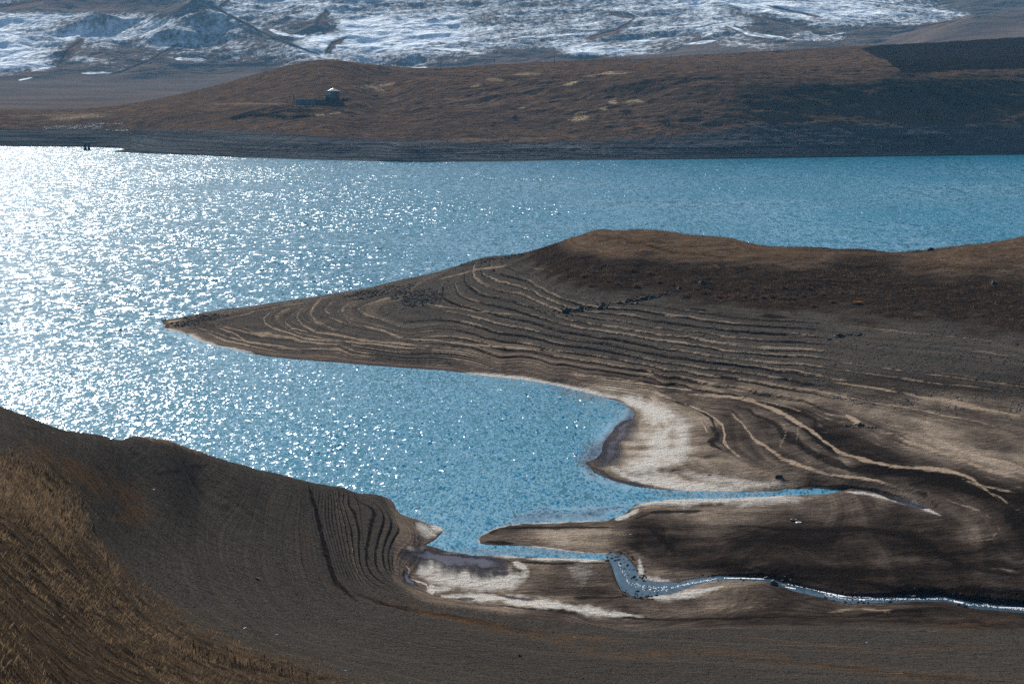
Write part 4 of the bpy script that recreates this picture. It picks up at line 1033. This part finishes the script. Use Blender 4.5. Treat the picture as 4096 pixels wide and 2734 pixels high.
# ---- single boulders
def boulder(name, loc, w, mat, label, group=None, flat=.62, seed=0):
    bm = bmesh.new(); bmesh.ops.create_icosphere(bm, subdivisions=3, radius=1.0)
    rr = random.Random(seed); ax = [Vector((rr.uniform(-1, 1), rr.uniform(-1, 1), rr.uniform(-.6, 1))).normalized() for _ in range(9)]
    cut = [rr.uniform(.55, .85) for _ in ax]
    for v_ in bm.verts:
        c = v_.co.copy()
        for a_, k_ in zip(ax, cut):
            d_ = c.dot(a_)
            if d_ > k_: c -= a_ * (d_ - k_)
        c += Vector([.04 * math.sin(c.y * 7 + seed), .04 * math.sin(c.z * 9 + seed), .04 * math.cos(c.x * 8)])
        v_.co = (c.x * w * .56, c.y * w * .48, c.z * w * flat * .55)
    me = bpy.data.meshes.new(name); bm.to_mesh(me); bm.free(); me.materials.append(mat)
    o = bpy.data.objects.new(name, me); COL.objects.link(o); o.location = (loc[0], loc[1], loc[2] + w * flat * .18); o.rotation_euler = (0, 0, rr.uniform(0, 6))
    return tag(o, label, 'boulder', group)
def src(t, x, y): k = TILES[t]; return k[0] + x * k[2], k[1] + y * k[2]
BL = [("P",390,788,75,"biggest brown boulder at the stream bend, beside the start of the white riffle"),("P",472,806,60,"flat-topped brown boulder in the stream, just right of the biggest one"),
 ("P",333,742,40,"tan boulder on the far edge of the stream, left of the white riffle"),("P",460,752,30,"small boulder above the flat-topped one, on the far edge of the stream"),
 ("P",528,756,28,"small tan boulder at the upper end of the white riffle"),("P",1510,828,52,"lone dark grey boulder lying on the mud above the stream at the right"),
 ("P",1447,874,38,"tan boulder on the far bank of the stream, below the lone grey boulder"),("P",1487,894,46,"dark boulder standing in the water of the stream, right of a tan one"),
 ("P",1617,884,28,"small boulder at the dark far bank of the right-hand stream"),("P",1015,912,52,"low brown boulder on the near edge where the stream widens"),
 ("P",1360,884,26,"small dark stone on a gravel strip in mid-stream"),("P",1163,906,26,"small dark stone in the water right of the low brown boulder"),
 ("P",2180,964,28,"small stone in the stream near the right edge of the photo"),("P",225,740,22,"little stone in the narrow left part of the winding stream"),
 ("O",1957,740,34,"square dark block in the middle of the wide shallow bend of the stream"),("O",1900,670,46,"flat dark slab at the mouth of the shallow stream bend"),
 ("O",2108,710,26,"dark stone on the pale bank right of the shallow stream bend"),("O",1982,794,34,"flat dark stone in the shallows below the square block"),
 ("O",2000,754,22,"little stone right of the square block in the shallows"),("O",1855,658,22,"small stone where the stream opens into the bay"),
 ("P",1450,1126,28,"small dark boulder on the bare slope below the stream at the right"),("O",1135,1417,36,"dark boulder alone on the pebbly slope at the bottom of the photo"),
 ("W",1425,992,26,"reddish brown stone on the grey bank at the left"),("T",670,374,46,"rounded boulder on the brushy headland above the dark rock seam"),
 ("T",2190,378,42,"dark boulder on the brushy slope at the far right of the headland"),("T",1860,200,38,"dark boulder on the grassy skyline of the headland"),
 ("T",1388,648,48,"biggest dark block where the stepped bank ends in rubble"),("T",1335,664,24,"small dark block left of the biggest one where the stepped bank ends"),
 ("M",2180,992,90,"low black clump of driftwood and mud on the pale flat"),("M",1640,977,34,"small dark clod on the pale flat left of the black clump")]
for i, (t_, x, y, wpx, lab) in enumerate(BL):
    a_, b_ = src(t_, x, y); p = G.hit(a_, b_); p.z = max(p.z, -.03)
    w_ = wpx * TILES[t_][2] / FP * p.y
    boulder('boulder', p, w_, M_brock if 'brown' in lab or 'tan' in lab else M_rock, lab, 'boulders along the stream' if t_ in 'PO' and y < 1000 else None, .30 if 'flat' in lab or 'low' in lab else .75, i)
seam = dens(pts("T -60,522 60,508 150,488 300,458 420,440 560,395"), 9)
for i in range(46):
    q_ = seam[random.randrange(len(seam))] + np.array([random.gauss(0, 10), random.gauss(0, 6)])
    p = G.hit(*q_); w_ = .35 + 1.35 * random.random() ** 2; p.z -= .12 * w_; boulder('rock_block', p, w_, M_rock, 'jagged dark block in the rock seam running up the headland slope', 'dark blocks of the rock seam', .8, 100 + i)['category'] = 'rock'

# ---- shrubs
def shrub_meshes(seed, n=420, twig=26):
    rr = np.random.default_rng(seed)
    d_ = rr.normal(0, 1, (n, 3)); d_ /= np.linalg.norm(d_, axis=1)[:, None]
    r_ = rr.random(n) ** .45; p = d_ * r_[:, None] * np.array([1, 1, .75]); p[:, 2] = np.abs(p[:, 2]) * .95 + .05
    p *= (1 + .35 * np.sin(p[:, :1] * 4 + seed) * np.cos(p[:, 1:2] * 5))
    a = rr.normal(0, .07, (n, 3)); b = rr.normal(0, .05, (n, 3)) + np.array([0, 0, .10])
    V = np.stack([p - a, p + a, p + b + a * .3], 1).reshape(-1, 3)
    F = np.arange(n * 3).reshape(-1, 3)
    mb = MB()
    for k in range(twig):
        e_ = p[rr.integers(n)] * .95; mb.tube((0, 0, -.05), tuple(e_), .028, .008, 4)
    return V, F, mb
M_leaf = straw_mat('shrub twigs brown', (.030, .019, .014), (.13, .080, .050), 1.5)
M_leafo = straw_mat('shrub twigs orange', (.10, .05, .02), (.34, .17, .05), 1.5)
M_dark = straw_mat('bush twigs dark', (.010, .011, .010), (.035, .030, .022), .5)
def make_shrub(leafm, seed, label, group):
    V, F, mb = shrub_meshes(seed)
    root = empty('shrub', (0, 0, 0)); tag(root, label, 'shrub', group)
    mb.build('branches', M_weed, root); mesh_obj('foliage', V, F, leafm, root)
    return root
def dup(root, loc, sc, rz):
    c = root.copy(); COL.objects.link(c); c.location = loc; c.scale = sc; c.rotation_euler = (0, 0, rz)
    for ch in root.children:
        d_ = ch.copy(); COL.objects.link(d_); d_.parent = c
    return c
GRP = 'brown shrubs on the headland slope'; LB = 'small dry brown shrub on the stony slope below the headland top'
protos = [make_shrub(M_leaf, 3 + k, LB, GRP) for k in range(3)]
SH = [(230,378,30),(185,362,26),(90,384,30),(60,332,36),(330,388,34),(310,305,22),(160,275,24),(400,318,20),(585,442,36),(600,427,24),(690,422,34),(760,442,36),(810,442,32),(890,442,28),(940,452,24),(990,447,28),
      (1040,442,34),(1085,452,32),(1140,452,34),(1200,442,30),(1250,492,26),(450,367,24),(520,382,26),(850,402,26),(1000,402,28),(1100,397,28),(1300,432,26),(1400,422,24),(1350,470,24),(640,400,24),(930,395,24),(1230,400,24)]
for i, (x, y, wpx) in enumerate(SH):
    a_, b_ = src('T', x, y); p = G.hit(a_, b_); rr = wpx * .76628 / FP * p.y * .85
    if i < 3: o = protos[i]; o.location = p; o.scale = (rr, rr, rr * .8)
    else: o = dup(protos[i % 3], p, (rr, rr, rr * random.uniform(.7, 1)), random.uniform(0, 6))
for (x, y, wpx, lab) in [(1480,472,34,'orange-brown shrub alone at the right end of the shrub band'), (730,292,44,'broad orange shrub just under the headland scarp'), (395,314,20,'small orange tuft of shrub left under the scarp')]:
    a_, b_ = src('T', x, y); p = G.hit(a_, b_); rr = wpx * .76628 / FP * p.y * .8
    o = make_shrub(M_leafo, x, lab, None); o.location = p; o.scale = (rr, rr, rr * .6)
def far_bush(T, x, y, wpx, hr, label, group=None, seed=1):
    p = T.hit(x, y); r_ = wpx / FP * p.y / 2
    V, F, mb = shrub_meshes(seed, 260, 8)
    root = empty('bush', p); root.scale = (r_, r_ * .8, r_ * hr * 1.4); tag(root, label, 'bush', group)
    mesh_obj('foliage', V, F, M_dark, root); mb.build('branches', M_weed, root)
for i, (t_, x, y, w_, hr, lab) in enumerate([("B",1277,792,44,.9,"upright dark bush alone on the far brown slope"),("B",2015,752,112,.4,"wide low dark bush below the straw patches on the far slope"),
 ("B",2100,596,84,.35,"low dark bush near the top of the far slope"),("B",2280,814,100,.25,"flat dark bush close to the far right of the middle slope"),("B",340,648,56,.4,"low bush right of the house, in front of a mound"),
 ("C",690,352,110,.22,"widest dark bush on the far plateau skyline"),("C",460,364,56,.3,"dark skyline bush left of the widest one"),("C",410,367,34,.3,"small skyline bush between two others"),
 ("C",225,373,60,.2,"leftmost flat bush on the far plateau skyline"),("C",600,356,30,.25,"tiny skyline bush just left of the widest one"),("C",930,925,44,.9,"round reddish bush on the dark gravel bank across the lake"),
 ("A",365,561,12,.8,"tiny bush on the pale plain at the foot of the mountains")]):
    a_, b_ = src(t_, x, y); far_bush(MT if lab.startswith('tiny bush') else FT, a_, b_, w_ * .596, hr, lab, None, 20 + i)
for i in range(16):
    t_ = i / 10 if i < 10 else (i - 10) / 6
    x, y = (1570 + 370 * t_, 800 - 25 * math.sin(t_ * 3)) if i < 10 else (1975 + 150 * t_, 790 - 10 * t_)
    a_, b_ = src('A', x, y); far_bush(FT, a_, b_, random.uniform(24, 40), .7, 'dark bush in the hedge along the hollow below the house', 'hedge bushes below the house', 40 + i)

# ---- dead weed stalks in the foreground
def weed(seed):
    rr = random.Random(seed); root = empty('dry_weed', (0, 0, 0))
    for k in range(rr.randint(2, 3)):
        a_ = MB(); x, y = rr.uniform(-.05, .05), rr.uniform(-.05, .05); l_ = rr.uniform(-.10, .16); h_ = rr.uniform(.35, .62)
        q0, q1, q2 = (x, y, -.05), (x + l_ * .5, y, h_ * .55), (x + l_, y, h_ * .98)
        ring = []
        for (c, rad) in ((q0, .009), (q1, .007), (q2, .005)): ring += [(c[0] + rad * math.cos(1.257 * i), c[1] + rad * math.sin(1.257 * i), c[2]) for i in range(5)]
        a_.poly(ring, [(j * 5 + i, j * 5 + (i + 1) % 5, j * 5 + 5 + (i + 1) % 5, j * 5 + 5 + i) for j in range(2) for i in range(5)]).build('stalk', M_weed, root)
        hd, nh = [], 9
        for j in range(nh):
            q = .5 + .52 * j / (nh - 1); rad = .024 * (.55 + .45 * math.sin(j * 2.4 + k)) * (1 - .6 * j / nh)
            hd += [(x + l_ * q + rad * math.cos(1.257 * i), y + rad * math.sin(1.257 * i), h_ * q) for i in range(5)]
        MB().poly(hd, [(j * 5 + i, j * 5 + (i + 1) % 5, j * 5 + 5 + (i + 1) % 5, j * 5 + 5 + i) for j in range(nh - 1) for i in range(5)]).build('seed_head', M_weed, root)
    return root
W1 = [weed(k) for k in range(4)]
wl = []
for i in range(64):
    u = i / 63; wl.append((1010 + 720 * u + random.uniform(-14, 14), 1395 + 150 * u + random.gauss(0, 22), 'dark dead weed in the row along the foot of the grass slope at the bottom', 'dead weeds along the bottom edge', random.uniform(.75, 1.15)))
for x, y in [(70,300),(100,345),(180,375),(190,405),(215,400),(255,405),(262,425),(290,430),(300,440),(330,465),(345,470),(360,478),(270,440),(205,420)]:
    wl.append((x, y + 12, 'dark dead weed on the crest of the tall grass near the left edge', 'dead weeds on the left grass crest', random.uniform(.8, 1.2)))
for x, y in [(400,560),(408,600),(455,600),(470,610),(465,580),(380,660),(400,690),(410,680),(430,700),(365,650),(520,720),(530,735),(590,900),(600,920),(340,640),(300,590)]:
    wl.append((x, y + 14, 'dark dead weed at the edge where the tall grass meets the bare slope', 'dead weeds at the grass edge', random.uniform(.9, 1.3)))
for i, (x, y, lab, grp, sc) in enumerate(wl):
    p = G.hit(*src('W', x, y))
    if i < 4: o = W1[i]; o.location = p; o.scale = (sc,) * 3
    else: o = dup(W1[i % 4], p, (sc,) * 3, random.uniform(0, 6))
    tag(o, lab, 'weed', grp)

# =================================================================== THINGS PEOPLE LEFT
M_conc = simple('dark wet concrete', (.045, .050, .052), .85, .35, .8, .15, .05)
M_conc2 = simple('grey concrete', (.13, .13, .13), .9, .25, .8, .1)
M_brick = simple('brown block wall', (.095, .058, .044), .9, .35, 3.0, .1)
M_glass = simple('window glass', (.25, .33, .38), .15, .1, 2.0, .8)
M_zinc = simple('pale sheet roof', (.80, .82, .82), .42, .05, 1.0, .6, 0, .5)
M_teal = simple('blue painted metal', (.065, .115, .145), .7, .2, .5, .3)
M_wood = simple('weathered pole wood', (.035, .028, .024), .9, .3, 2.0, .1)
M_rub = simple('tyre rubber', (.018, .018, .019), .75, .2, 6.0, .3)
M_bag = simple('white plastic', (.72, .72, .70), .5, .1, 3.0, .4)
M_orange = simple('orange plastic', (.75, .32, .03), .5, .1, 3.0, .4)
M_green = simple('green plastic', (.03, .35, .20), .4, .1, 3.0, .5)
M_blue = simple('pale blue plastic', (.35, .50, .62), .4, .1, 3.0, .5)

# concrete intake standing in the lake: two legs under a cap
X, Y, _ = at_z(349.0, 600.5, 0.0)
r_ = empty('intake_tower', (float(X), float(Y), 0), .12)
tag(r_, 'dark concrete intake block on two legs standing in the water by the far left shore', 'intake tower')
k_ = float(Y) / FP
hh = 32 * k_
MB().poly([(-1.85, -1, -3), (-.1, -1, -3), (-.1, 1, -3), (-1.85, 1, -3), (-2.1, -1, hh - .9), (-.28, -1, hh - .9), (-.28, 1, hh - .9), (-2.1, 1, hh - .9)], [(0,3,2,1),(4,5,6,7),(0,1,5,4),(1,2,6,5),(2,3,7,6),(3,0,4,7)]).build('leg', M_conc, r_)
MB().poly([(.30, -1, -3), (1.85, -1, -3), (1.85, 1, -3), (.30, 1, -3), (.10, -1, hh - .9), (1.68, -1, hh - .9), (1.68, 1, hh - .9), (.10, 1, hh - .9)], [(0,3,2,1),(4,5,6,7),(0,1,5,4),(1,2,6,5),(2,3,7,6),(3,0,4,7)]).build('leg', M_conc, r_)
MB().box((-.2, 0, hh - .45), (3.85, 2.06, .9)).build('cap', M_conc, r_)

# unfinished house: pillared ground floor, slab, upper storey, roof
hp = FT.hit(1329, 414); k_ = hp.y / FP
u_ = lambda px: px * k_
r_ = empty('house', (hp.x, hp.y + 4, hp.z), .0)
tag(r_, 'small two-storey block house with pillared ground floor and pale roof on the far slope', 'house')
gz0 = u_(23.5)
MB().box((0, 1, gz0 / 2 - .8), (u_(54), 4.5, gz0 + 1.6)).build('ground_floor', M_conc, r_)
for xx in (-24, -19, -8, 1, 14, 28): MB().box((u_(xx), -2.6, gz0 / 2 - .8), (.45, .45, gz0 + 1.6)).build('pillar', M_brick, r_)
MB().box((u_(-2), -.4, gz0 + .12), (u_(77), 6.8, .26)).build('slab', M_conc2, r_)
uw = u_(55); uh = u_(24.5)
MB().box((0, 0, gz0 + .26 + uh / 2), (uw, 5.4, uh)).build('upper_wall', M_teal, r_)
MB().box((u_(18), -2.78, gz0 + .26 + uh / 2), (u_(17), .12, uh - .3)).build('block_wall', M_brick, r_)
for xx in (-27, 9, 27): MB().box((u_(xx), -2.84, gz0 + .26 + uh / 2), (.32, .3, uh)).build('pillar', M_conc2, r_)
for xx, ww in ((-24, 3), (-18, 3), (-10, 4)):
    f = MB().box((u_(xx), -2.75, gz0 + .26 + uh * .62), (u_(ww) + .12, .12, uh * .5 + .12)).build('window', M_conc2, r_)
    MB().box((u_(xx), -2.83, gz0 + .26 + uh * .62), (u_(ww), .06, uh * .5)).build('pane', M_glass, f)
zt = gz0 + .26 + uh; rh = u_(10.5)
a_ = uw / 2 + .35; b_ = 3.1
roofv = [(-a_, -b_, zt), (a_, -b_, zt), (a_, b_, zt), (-a_, b_, zt), (0, 2.3, zt + rh), (0, 2.9, zt + rh)]
ro = MB().poly(roofv, [(0,1,4),(1,2,5,4),(2,3,5),(3,0,4,5),(0,3,2,1)]).build('roof', M_conc, r_)
MB().poly([(-a_ - .1, -b_ - .1, zt + .04), (-a_ + 1.9, -b_ - .1, zt + .05), (.3, 2.3, zt + rh + .05), (0, 2.9, zt + rh + .05), (-a_ - .1, b_ + .1, zt + .04)], [(0,1,2,3,4)]).build('roof_lit_sheet', M_zinc, ro)  # pale sheet on the lit left slope only: sun glare put into the colour
MB().box((u_(-31), -2.2, gz0 + .9), (u_(9), .08, .08)).build('balcony_rail', M_conc2, r_)

sp_ = FT.hit(1221, 418)
s_ = empty('shed', (sp_.x, sp_.y + 3, sp_.z)); tag(s_, 'long low blue-grey shed left of the house on the far slope', 'shed')
hs = u_(20)
MB().box((0, 0, hs / 2 - .3), (u_(76), 4, hs + .6)).build('wall', M_teal, s_)
MB().box((0, 0, hs + .1), (u_(77), 4.3, .2)).build('roof', M_conc, s_)
sp2 = FT.hit(1280, 417)
s_ = empty('outbuilding', (sp2.x, sp2.y + 3, sp2.z)); tag(s_, 'low brown outbuilding joining the blue-grey shed to the house', 'outbuilding')
MB().box((0, 0, hs / 2 - .35), (u_(38), 3.6, hs + .3)).build('wall', M_brick, s_)
MB().box((-u_(10), -.05, hs - .1), (u_(16), 3.9, .16)).build('roof', M_conc2, s_)
MB().box((-u_(13), -1.86, hs * .38), (u_(4), .12, hs * .7)).build('door', M_conc, s_)
sp3 = FT.hit(1383, 405)
wl_ = MB().box((0, 0, .5), (u_(38), .4, u_(8) + 1)).build('garden_wall', M_conc, None); wl_.location = (sp3.x, sp3.y + 3, sp3.z); tag(wl_, 'short grey yard wall right of the house', 'wall')

# poles along the far ridge
def pole(x, yb, yt, label, double=False, arm=False, lamp=False):
    p = FT.hit(x, yb); h_ = (yb - yt) / FP * p.y; name = 'power_pole'
    r_ = empty(name, (p.x, p.y, p.z)); tag(r_, label, 'pole', 'power poles on the far ridge')
    if double:
        MB().tube((-.55, 0, -1), (0, 0, h_), .16, .12).build('leg', M_wood, r_); MB().tube((.95, 0, -1), (.12, 0, h_ * .95), .16, .12).build('leg', M_wood, r_)
        MB().tube((-.25, -.1, h_ * .45), (.5, -.1, h_ * .45), .08).build('brace', M_wood, r_)
    else:
        MB().tube((0, 0, -1), (0, 0, h_), .17, .11).build('shaft', M_wood, r_)
    if arm: MB().box((0, 0, h_ * .93), (1.9, .14, .14)).build('crossarm', M_wood, r_)
    for xx in (-.8, 0, .8) if arm else (0,):
        MB().tube((xx, 0, h_ * .93 if arm else h_), (xx, 0, (h_ * .93 if arm else h_) + .35), .06, .04, 6).build('insulator', M_conc2, r_)
    if lamp:
        MB().box((-1.0, -.2, h_ * .6), (.9, .35, .3)).build('lamp', M_bag, r_)
pole(1174, 419, 377, 'double-legged pole with a white lamp left of the blue-grey shed', True, False, True)
pole(1414, 329, 286, 'leftmost single pole on the far slope, above and right of the house')
pole(1519, 287, 242, 'double-legged pole on the ridge crest, second from the left of the row', True)
pole(1764, 281, 229, 'pole with a crossarm in front of the snowy gully', False, True)
pole(1977, 265, 228, 'short pole right of the one with the crossarm')
pole(2217, 255, 210, 'tallest thin pole near the middle of the ridge')
pole(2464, 243, 213, 'pole right of the middle, next to a low bump of the ridge')
pole(2684, 234, 206, 'second pole from the right, where the plateau begins')
pole(2912, 224, 206, 'rightmost little pole, between the skyline bushes')

# tyre
p = G.hit(3175, 2084); R_ = 14.2 / FP * p.y
def tyre(R, r_in, wd_):
    prof = [(r_in, -.5), (r_in + .15 * (R - r_in), -.62), (R - .25 * (R - r_in), -.66), (R - .06 * (R - r_in), -.5), (R, -.3), (R, .3), (R - .06 * (R - r_in), .5), (R - .25 * (R - r_in), .66), (r_in + .15 * (R - r_in), .62), (r_in, .5), (r_in + .05, .3), (r_in + .05, -.3)]
    N_ = 48; V, F = [], []; k = len(prof)
    for i in range(N_):
        a = 2 * math.pi * i / N_
        for j, (rr, h_) in enumerate(prof):
            q = rr * (1 - (.025 if (i % 2 and 3 <= j <= 6) else 0)); V.append((q * math.cos(a), q * math.sin(a), h_ * wd_ * .75))
    for i in range(N_):
        for j in range(k): F.append((i*k+j, i*k+(j+1) % k, ((i+1) % N_)*k+(j+1) % k, ((i+1) % N_)*k+j))
    return V, F
V, F = tyre(R_, R_ * .56, .2)
o = mesh_obj('tyre', V, F, M_rub, smooth=True); o.location = (p.x, p.y, p.z + .11); o.rotation_euler = (.05, .06, 0); tag(o, 'black car tyre lying flat on the mudflat', 'tyre')

def crumple(name, t_, x, y, wpx, mat, label, cat, flat=.35, seed=0, asp=1.0):
    a_, b_ = src(t_, x, y); p = G.hit(a_, b_); w_ = wpx * TILES[t_][2] / FP * p.y
    rr = random.Random(seed + 5); bm = bmesh.new(); bmesh.ops.create_icosphere(bm, subdivisions=3, radius=.5)
    for v_ in bm.verts:
        c = v_.co
        k = 1 + .28 * math.sin(c.x * 9 + seed) * math.cos(c.y * 11 + seed) + .16 * math.sin(c.z * 17 + c.x * 13) + rr.uniform(-.08, .08)
        v_.co = Vector((c.x * w_ * k, c.y * w_ * asp * k, c.z * w_ * flat * k))
    me = bpy.data.meshes.new(name); bm.to_mesh(me); bm.free(); me.materials.append(mat)
    o = bpy.data.objects.new(name, me); COL.objects.link(o); o.location = (p.x, p.y, max(p.z, 0) + w_ * flat * .3); return tag(o, label, cat)
crumple('plastic_sheet', 'P', 582, 304, 44, M_bag, 'crumpled white sheet lying beside the tyre', 'litter', .22, 1)
for i, (t_, x, y, w_, m_, lab, fl) in enumerate([
 ("W",295,184,9,M_bag,"white scrap on the dark bank crest at the far left",.6),("W",568,620,9,M_bag,"round white scrap on the reddish ground at the left",.8),
 ("W",850,497,14,M_bag,"flat white scrap on the bare bank beyond the orange grass",.25),("W",1357,1263,20,M_blue,"pale blue and white plastic bag on the pebbly bank",.4),
 ("W",1530,1298,14,M_bag,"white plastic scrap right of the pale blue bag",.4),("W",1910,1497,16,M_bag,"white plastic scrap near the bottom edge, right of the weeds",.5),
 ("W",840,1481,14,M_bag,"white scrap in the dry grass at the bottom left",.5),("W",1300,579,9,M_green,"small green plastic scrap on the bare bank",.4),
 ("N",1468,161,16,M_bag,"white plastic piece high on the striped stony slope",.5),("T",264,164,7,M_bag,"tiny white scrap under the headland scarp",.6),
 ("P",1120,1242,20,M_bag,"white plastic bottle on the striped slope below the stream",.3),("M",1022,1441,18,M_bag,"white stick-like scrap at the right end of the pale sand patch",.3),
 ("M",1680,1458,10,M_orange,"small orange scrap on the dark mudflat",.5),("O",341,999,12,M_bag,"white scrap on the stepped bank below the lagoon",.5),
 ("O",1562,1266,14,M_bag,"white scrap on the pebbly slope under the mudflat",.4),("O",148,1146,16,M_grock,"pale flat stone on the pebbly bank at the bottom",.25),
 ("M",945,946,28,M_bag,"pale broken plank end on the white flat",.2)]):
    crumple('scrap', t_, x, y, w_, m_, lab, 'litter', fl, 10 + i, .6)
a_, b_ = src('P', 1525, 1154); p = G.hit(a_, b_); q = G.hit(*src('P', 1590, 1160))
tag(MB().tube((p.x, p.y, p.z + .05), (q.x, q.y, q.z + .07), .035, .02).build('stick', M_wood), 'thin straight stick lying on the bare slope below the stream', 'stick')

# white riffles and painted sun glints on the stream
t = NT('riffle foam and glint'); P = t.pos(); n = t.noise(P, 3.0, 4, .7)
t.bsdf(t.mix(n, rgb(.45, .50, .55), rgb(.92, .93, .94)), .6, None, .3); M_foam_glint = t.m
fv, ff = [], []
for s, wpx in [("P 500,776 560,790 650,808 750,835 850,862 930,874 1000,877", 7), ("P 1010,880 1080,882 1150,885", 4), ("P 0,737 150,739 310,745", 2.2), ("P 1230,866 1450,874", 2), ("P 1560,880 1740,888", 2.2),
               ("P 1890,900 2050,897 2160,903", 2.6), ("P 1970,914 2020,925 2070,940", 7), ("P 2150,965 2349,972", 2.5), ("P 1800,918 1870,932", 4), ("O 2060,660 2075,740 2050,800", 3), ("P 1060,905 1100,908", 4), ("P 480,806 560,822", 2.5), ("O 1895,680 1950,760 1990,840 2100,880 2300,890", -24), ("V 130,862 280,828 420,806", -7), ("V 1100,905 1250,933 1500,932 1850,930 2000,965 2349,998", -7)]:
    skip_ = .84 if wpx < 0 else .22; wpx = abs(wpx) * 1.5 if wpx > 0 else -wpx
    q_ = dens(pts(s), 2.5)
    for j in range(len(q_) - 1):
        for lane in ((-1, 0, 1) if skip_ < .5 else [random.uniform(-1.4, 1.4) for _ in range(6)]):
            if random.random() < skip_: continue
            (x0, y0), (x1, y1) = q_[j], q_[j+1]; e_ = wpx * .5
            c0 = y0 + lane * e_ * .62 + random.gauss(0, .12 * e_); t0 = (e_ * .38 if skip_ < .5 else .8) * random.uniform(.5, 1.3)
            X, Y, _ = at_z(np.array([x0, x1 + .8, x1 + .8, x0]), np.array([c0 + t0, c0 + t0 + (y1-y0), c0 - t0 + (y1-y0), c0 - t0]), 0.0)
            n0 = len(fv); zz = .012 + .002 * (lane + 1) + random.uniform(0, .001)
            fv += [(float(X[i]), float(Y[i]), zz) for i in range(4)]; ff.append((n0, n0+1, n0+2, n0+3))
tag(mesh_obj('stream_riffle_glint', fv, ff, M_foam_glint), kind='stuff')

#OBJ_END

# =================================================================== AIR
t = NT('haze air')
v = t.n('VolumePrincipled'); v.inputs['Color'].default_value = rgb(.26, .60, 1.0); v.inputs['Density'].default_value = 3.4e-5; v.inputs['Anisotropy'].default_value = .1
t.l(v.outputs[0], t.out.inputs['Volume'])
bpy_haze = MB().box((0, 4300, 330), (5200, 9400, 682)).build('haze', t.m); tag(bpy_haze, kind='stuff')

# =================================================================== LIGHT, SKY, CAMERA
SUN_EL, SUN_AZ = 24.0, -12.5            # azimuth from +Y (view direction), negative = left
w = bpy.data.worlds.new('World'); SC.world = w; w.use_nodes = True
nt = w.node_tree; bg = nt.nodes['Background']
sky = nt.nodes.new('ShaderNodeTexSky'); sky.sky_type = 'NISHITA'; sky.sun_disc = False
sky.sun_elevation = math.radians(SUN_EL); sky.sun_rotation = math.radians(SUN_AZ); sky.altitude = 1900
nt.links.new(sky.outputs[0], bg.inputs[0]); bg.inputs[1].default_value = .052
sl = bpy.data.lights.new('sun', 'SUN'); sl.energy = 5.0; sl.angle = math.radians(.5); sl.color = (1.0, .95, .87)
so = bpy.data.objects.new('sun', sl); COL.objects.link(so)
e, a = math.radians(SUN_EL), math.radians(SUN_AZ)
D = Vector((math.sin(a) * math.cos(e), math.cos(a) * math.cos(e), math.sin(e)))
so.rotation_euler = D.to_track_quat('Z', 'Y').to_euler()
cam = bpy.data.cameras.new('camera'); cam.lens = 100; cam.sensor_width = 36; cam.clip_start = .5; cam.clip_end = 30000
co = bpy.data.objects.new('camera', cam); COL.objects.link(co); co.location = (0, 0, H)
co.rotation_euler = (math.pi / 2 - PITCH, 0, 0); SC.camera = co
SC.view_settings.view_transform = 'Standard'; SC.view_settings.look = 'None'; SC.view_settings.gamma = 1.0
SC.view_settings.exposure = .78
SC.cycles.use_denoising = False
SC.cycles.volume_bounces = 0
SC.cycles.max_bounces = 4; SC.cycles.diffuse_bounces = 2; SC.cycles.glossy_bounces = 2
SC.cycles.caustics_reflective = False
SC.cycles.sample_clamp_direct = 6; SC.cycles.sample_clamp_indirect = 4
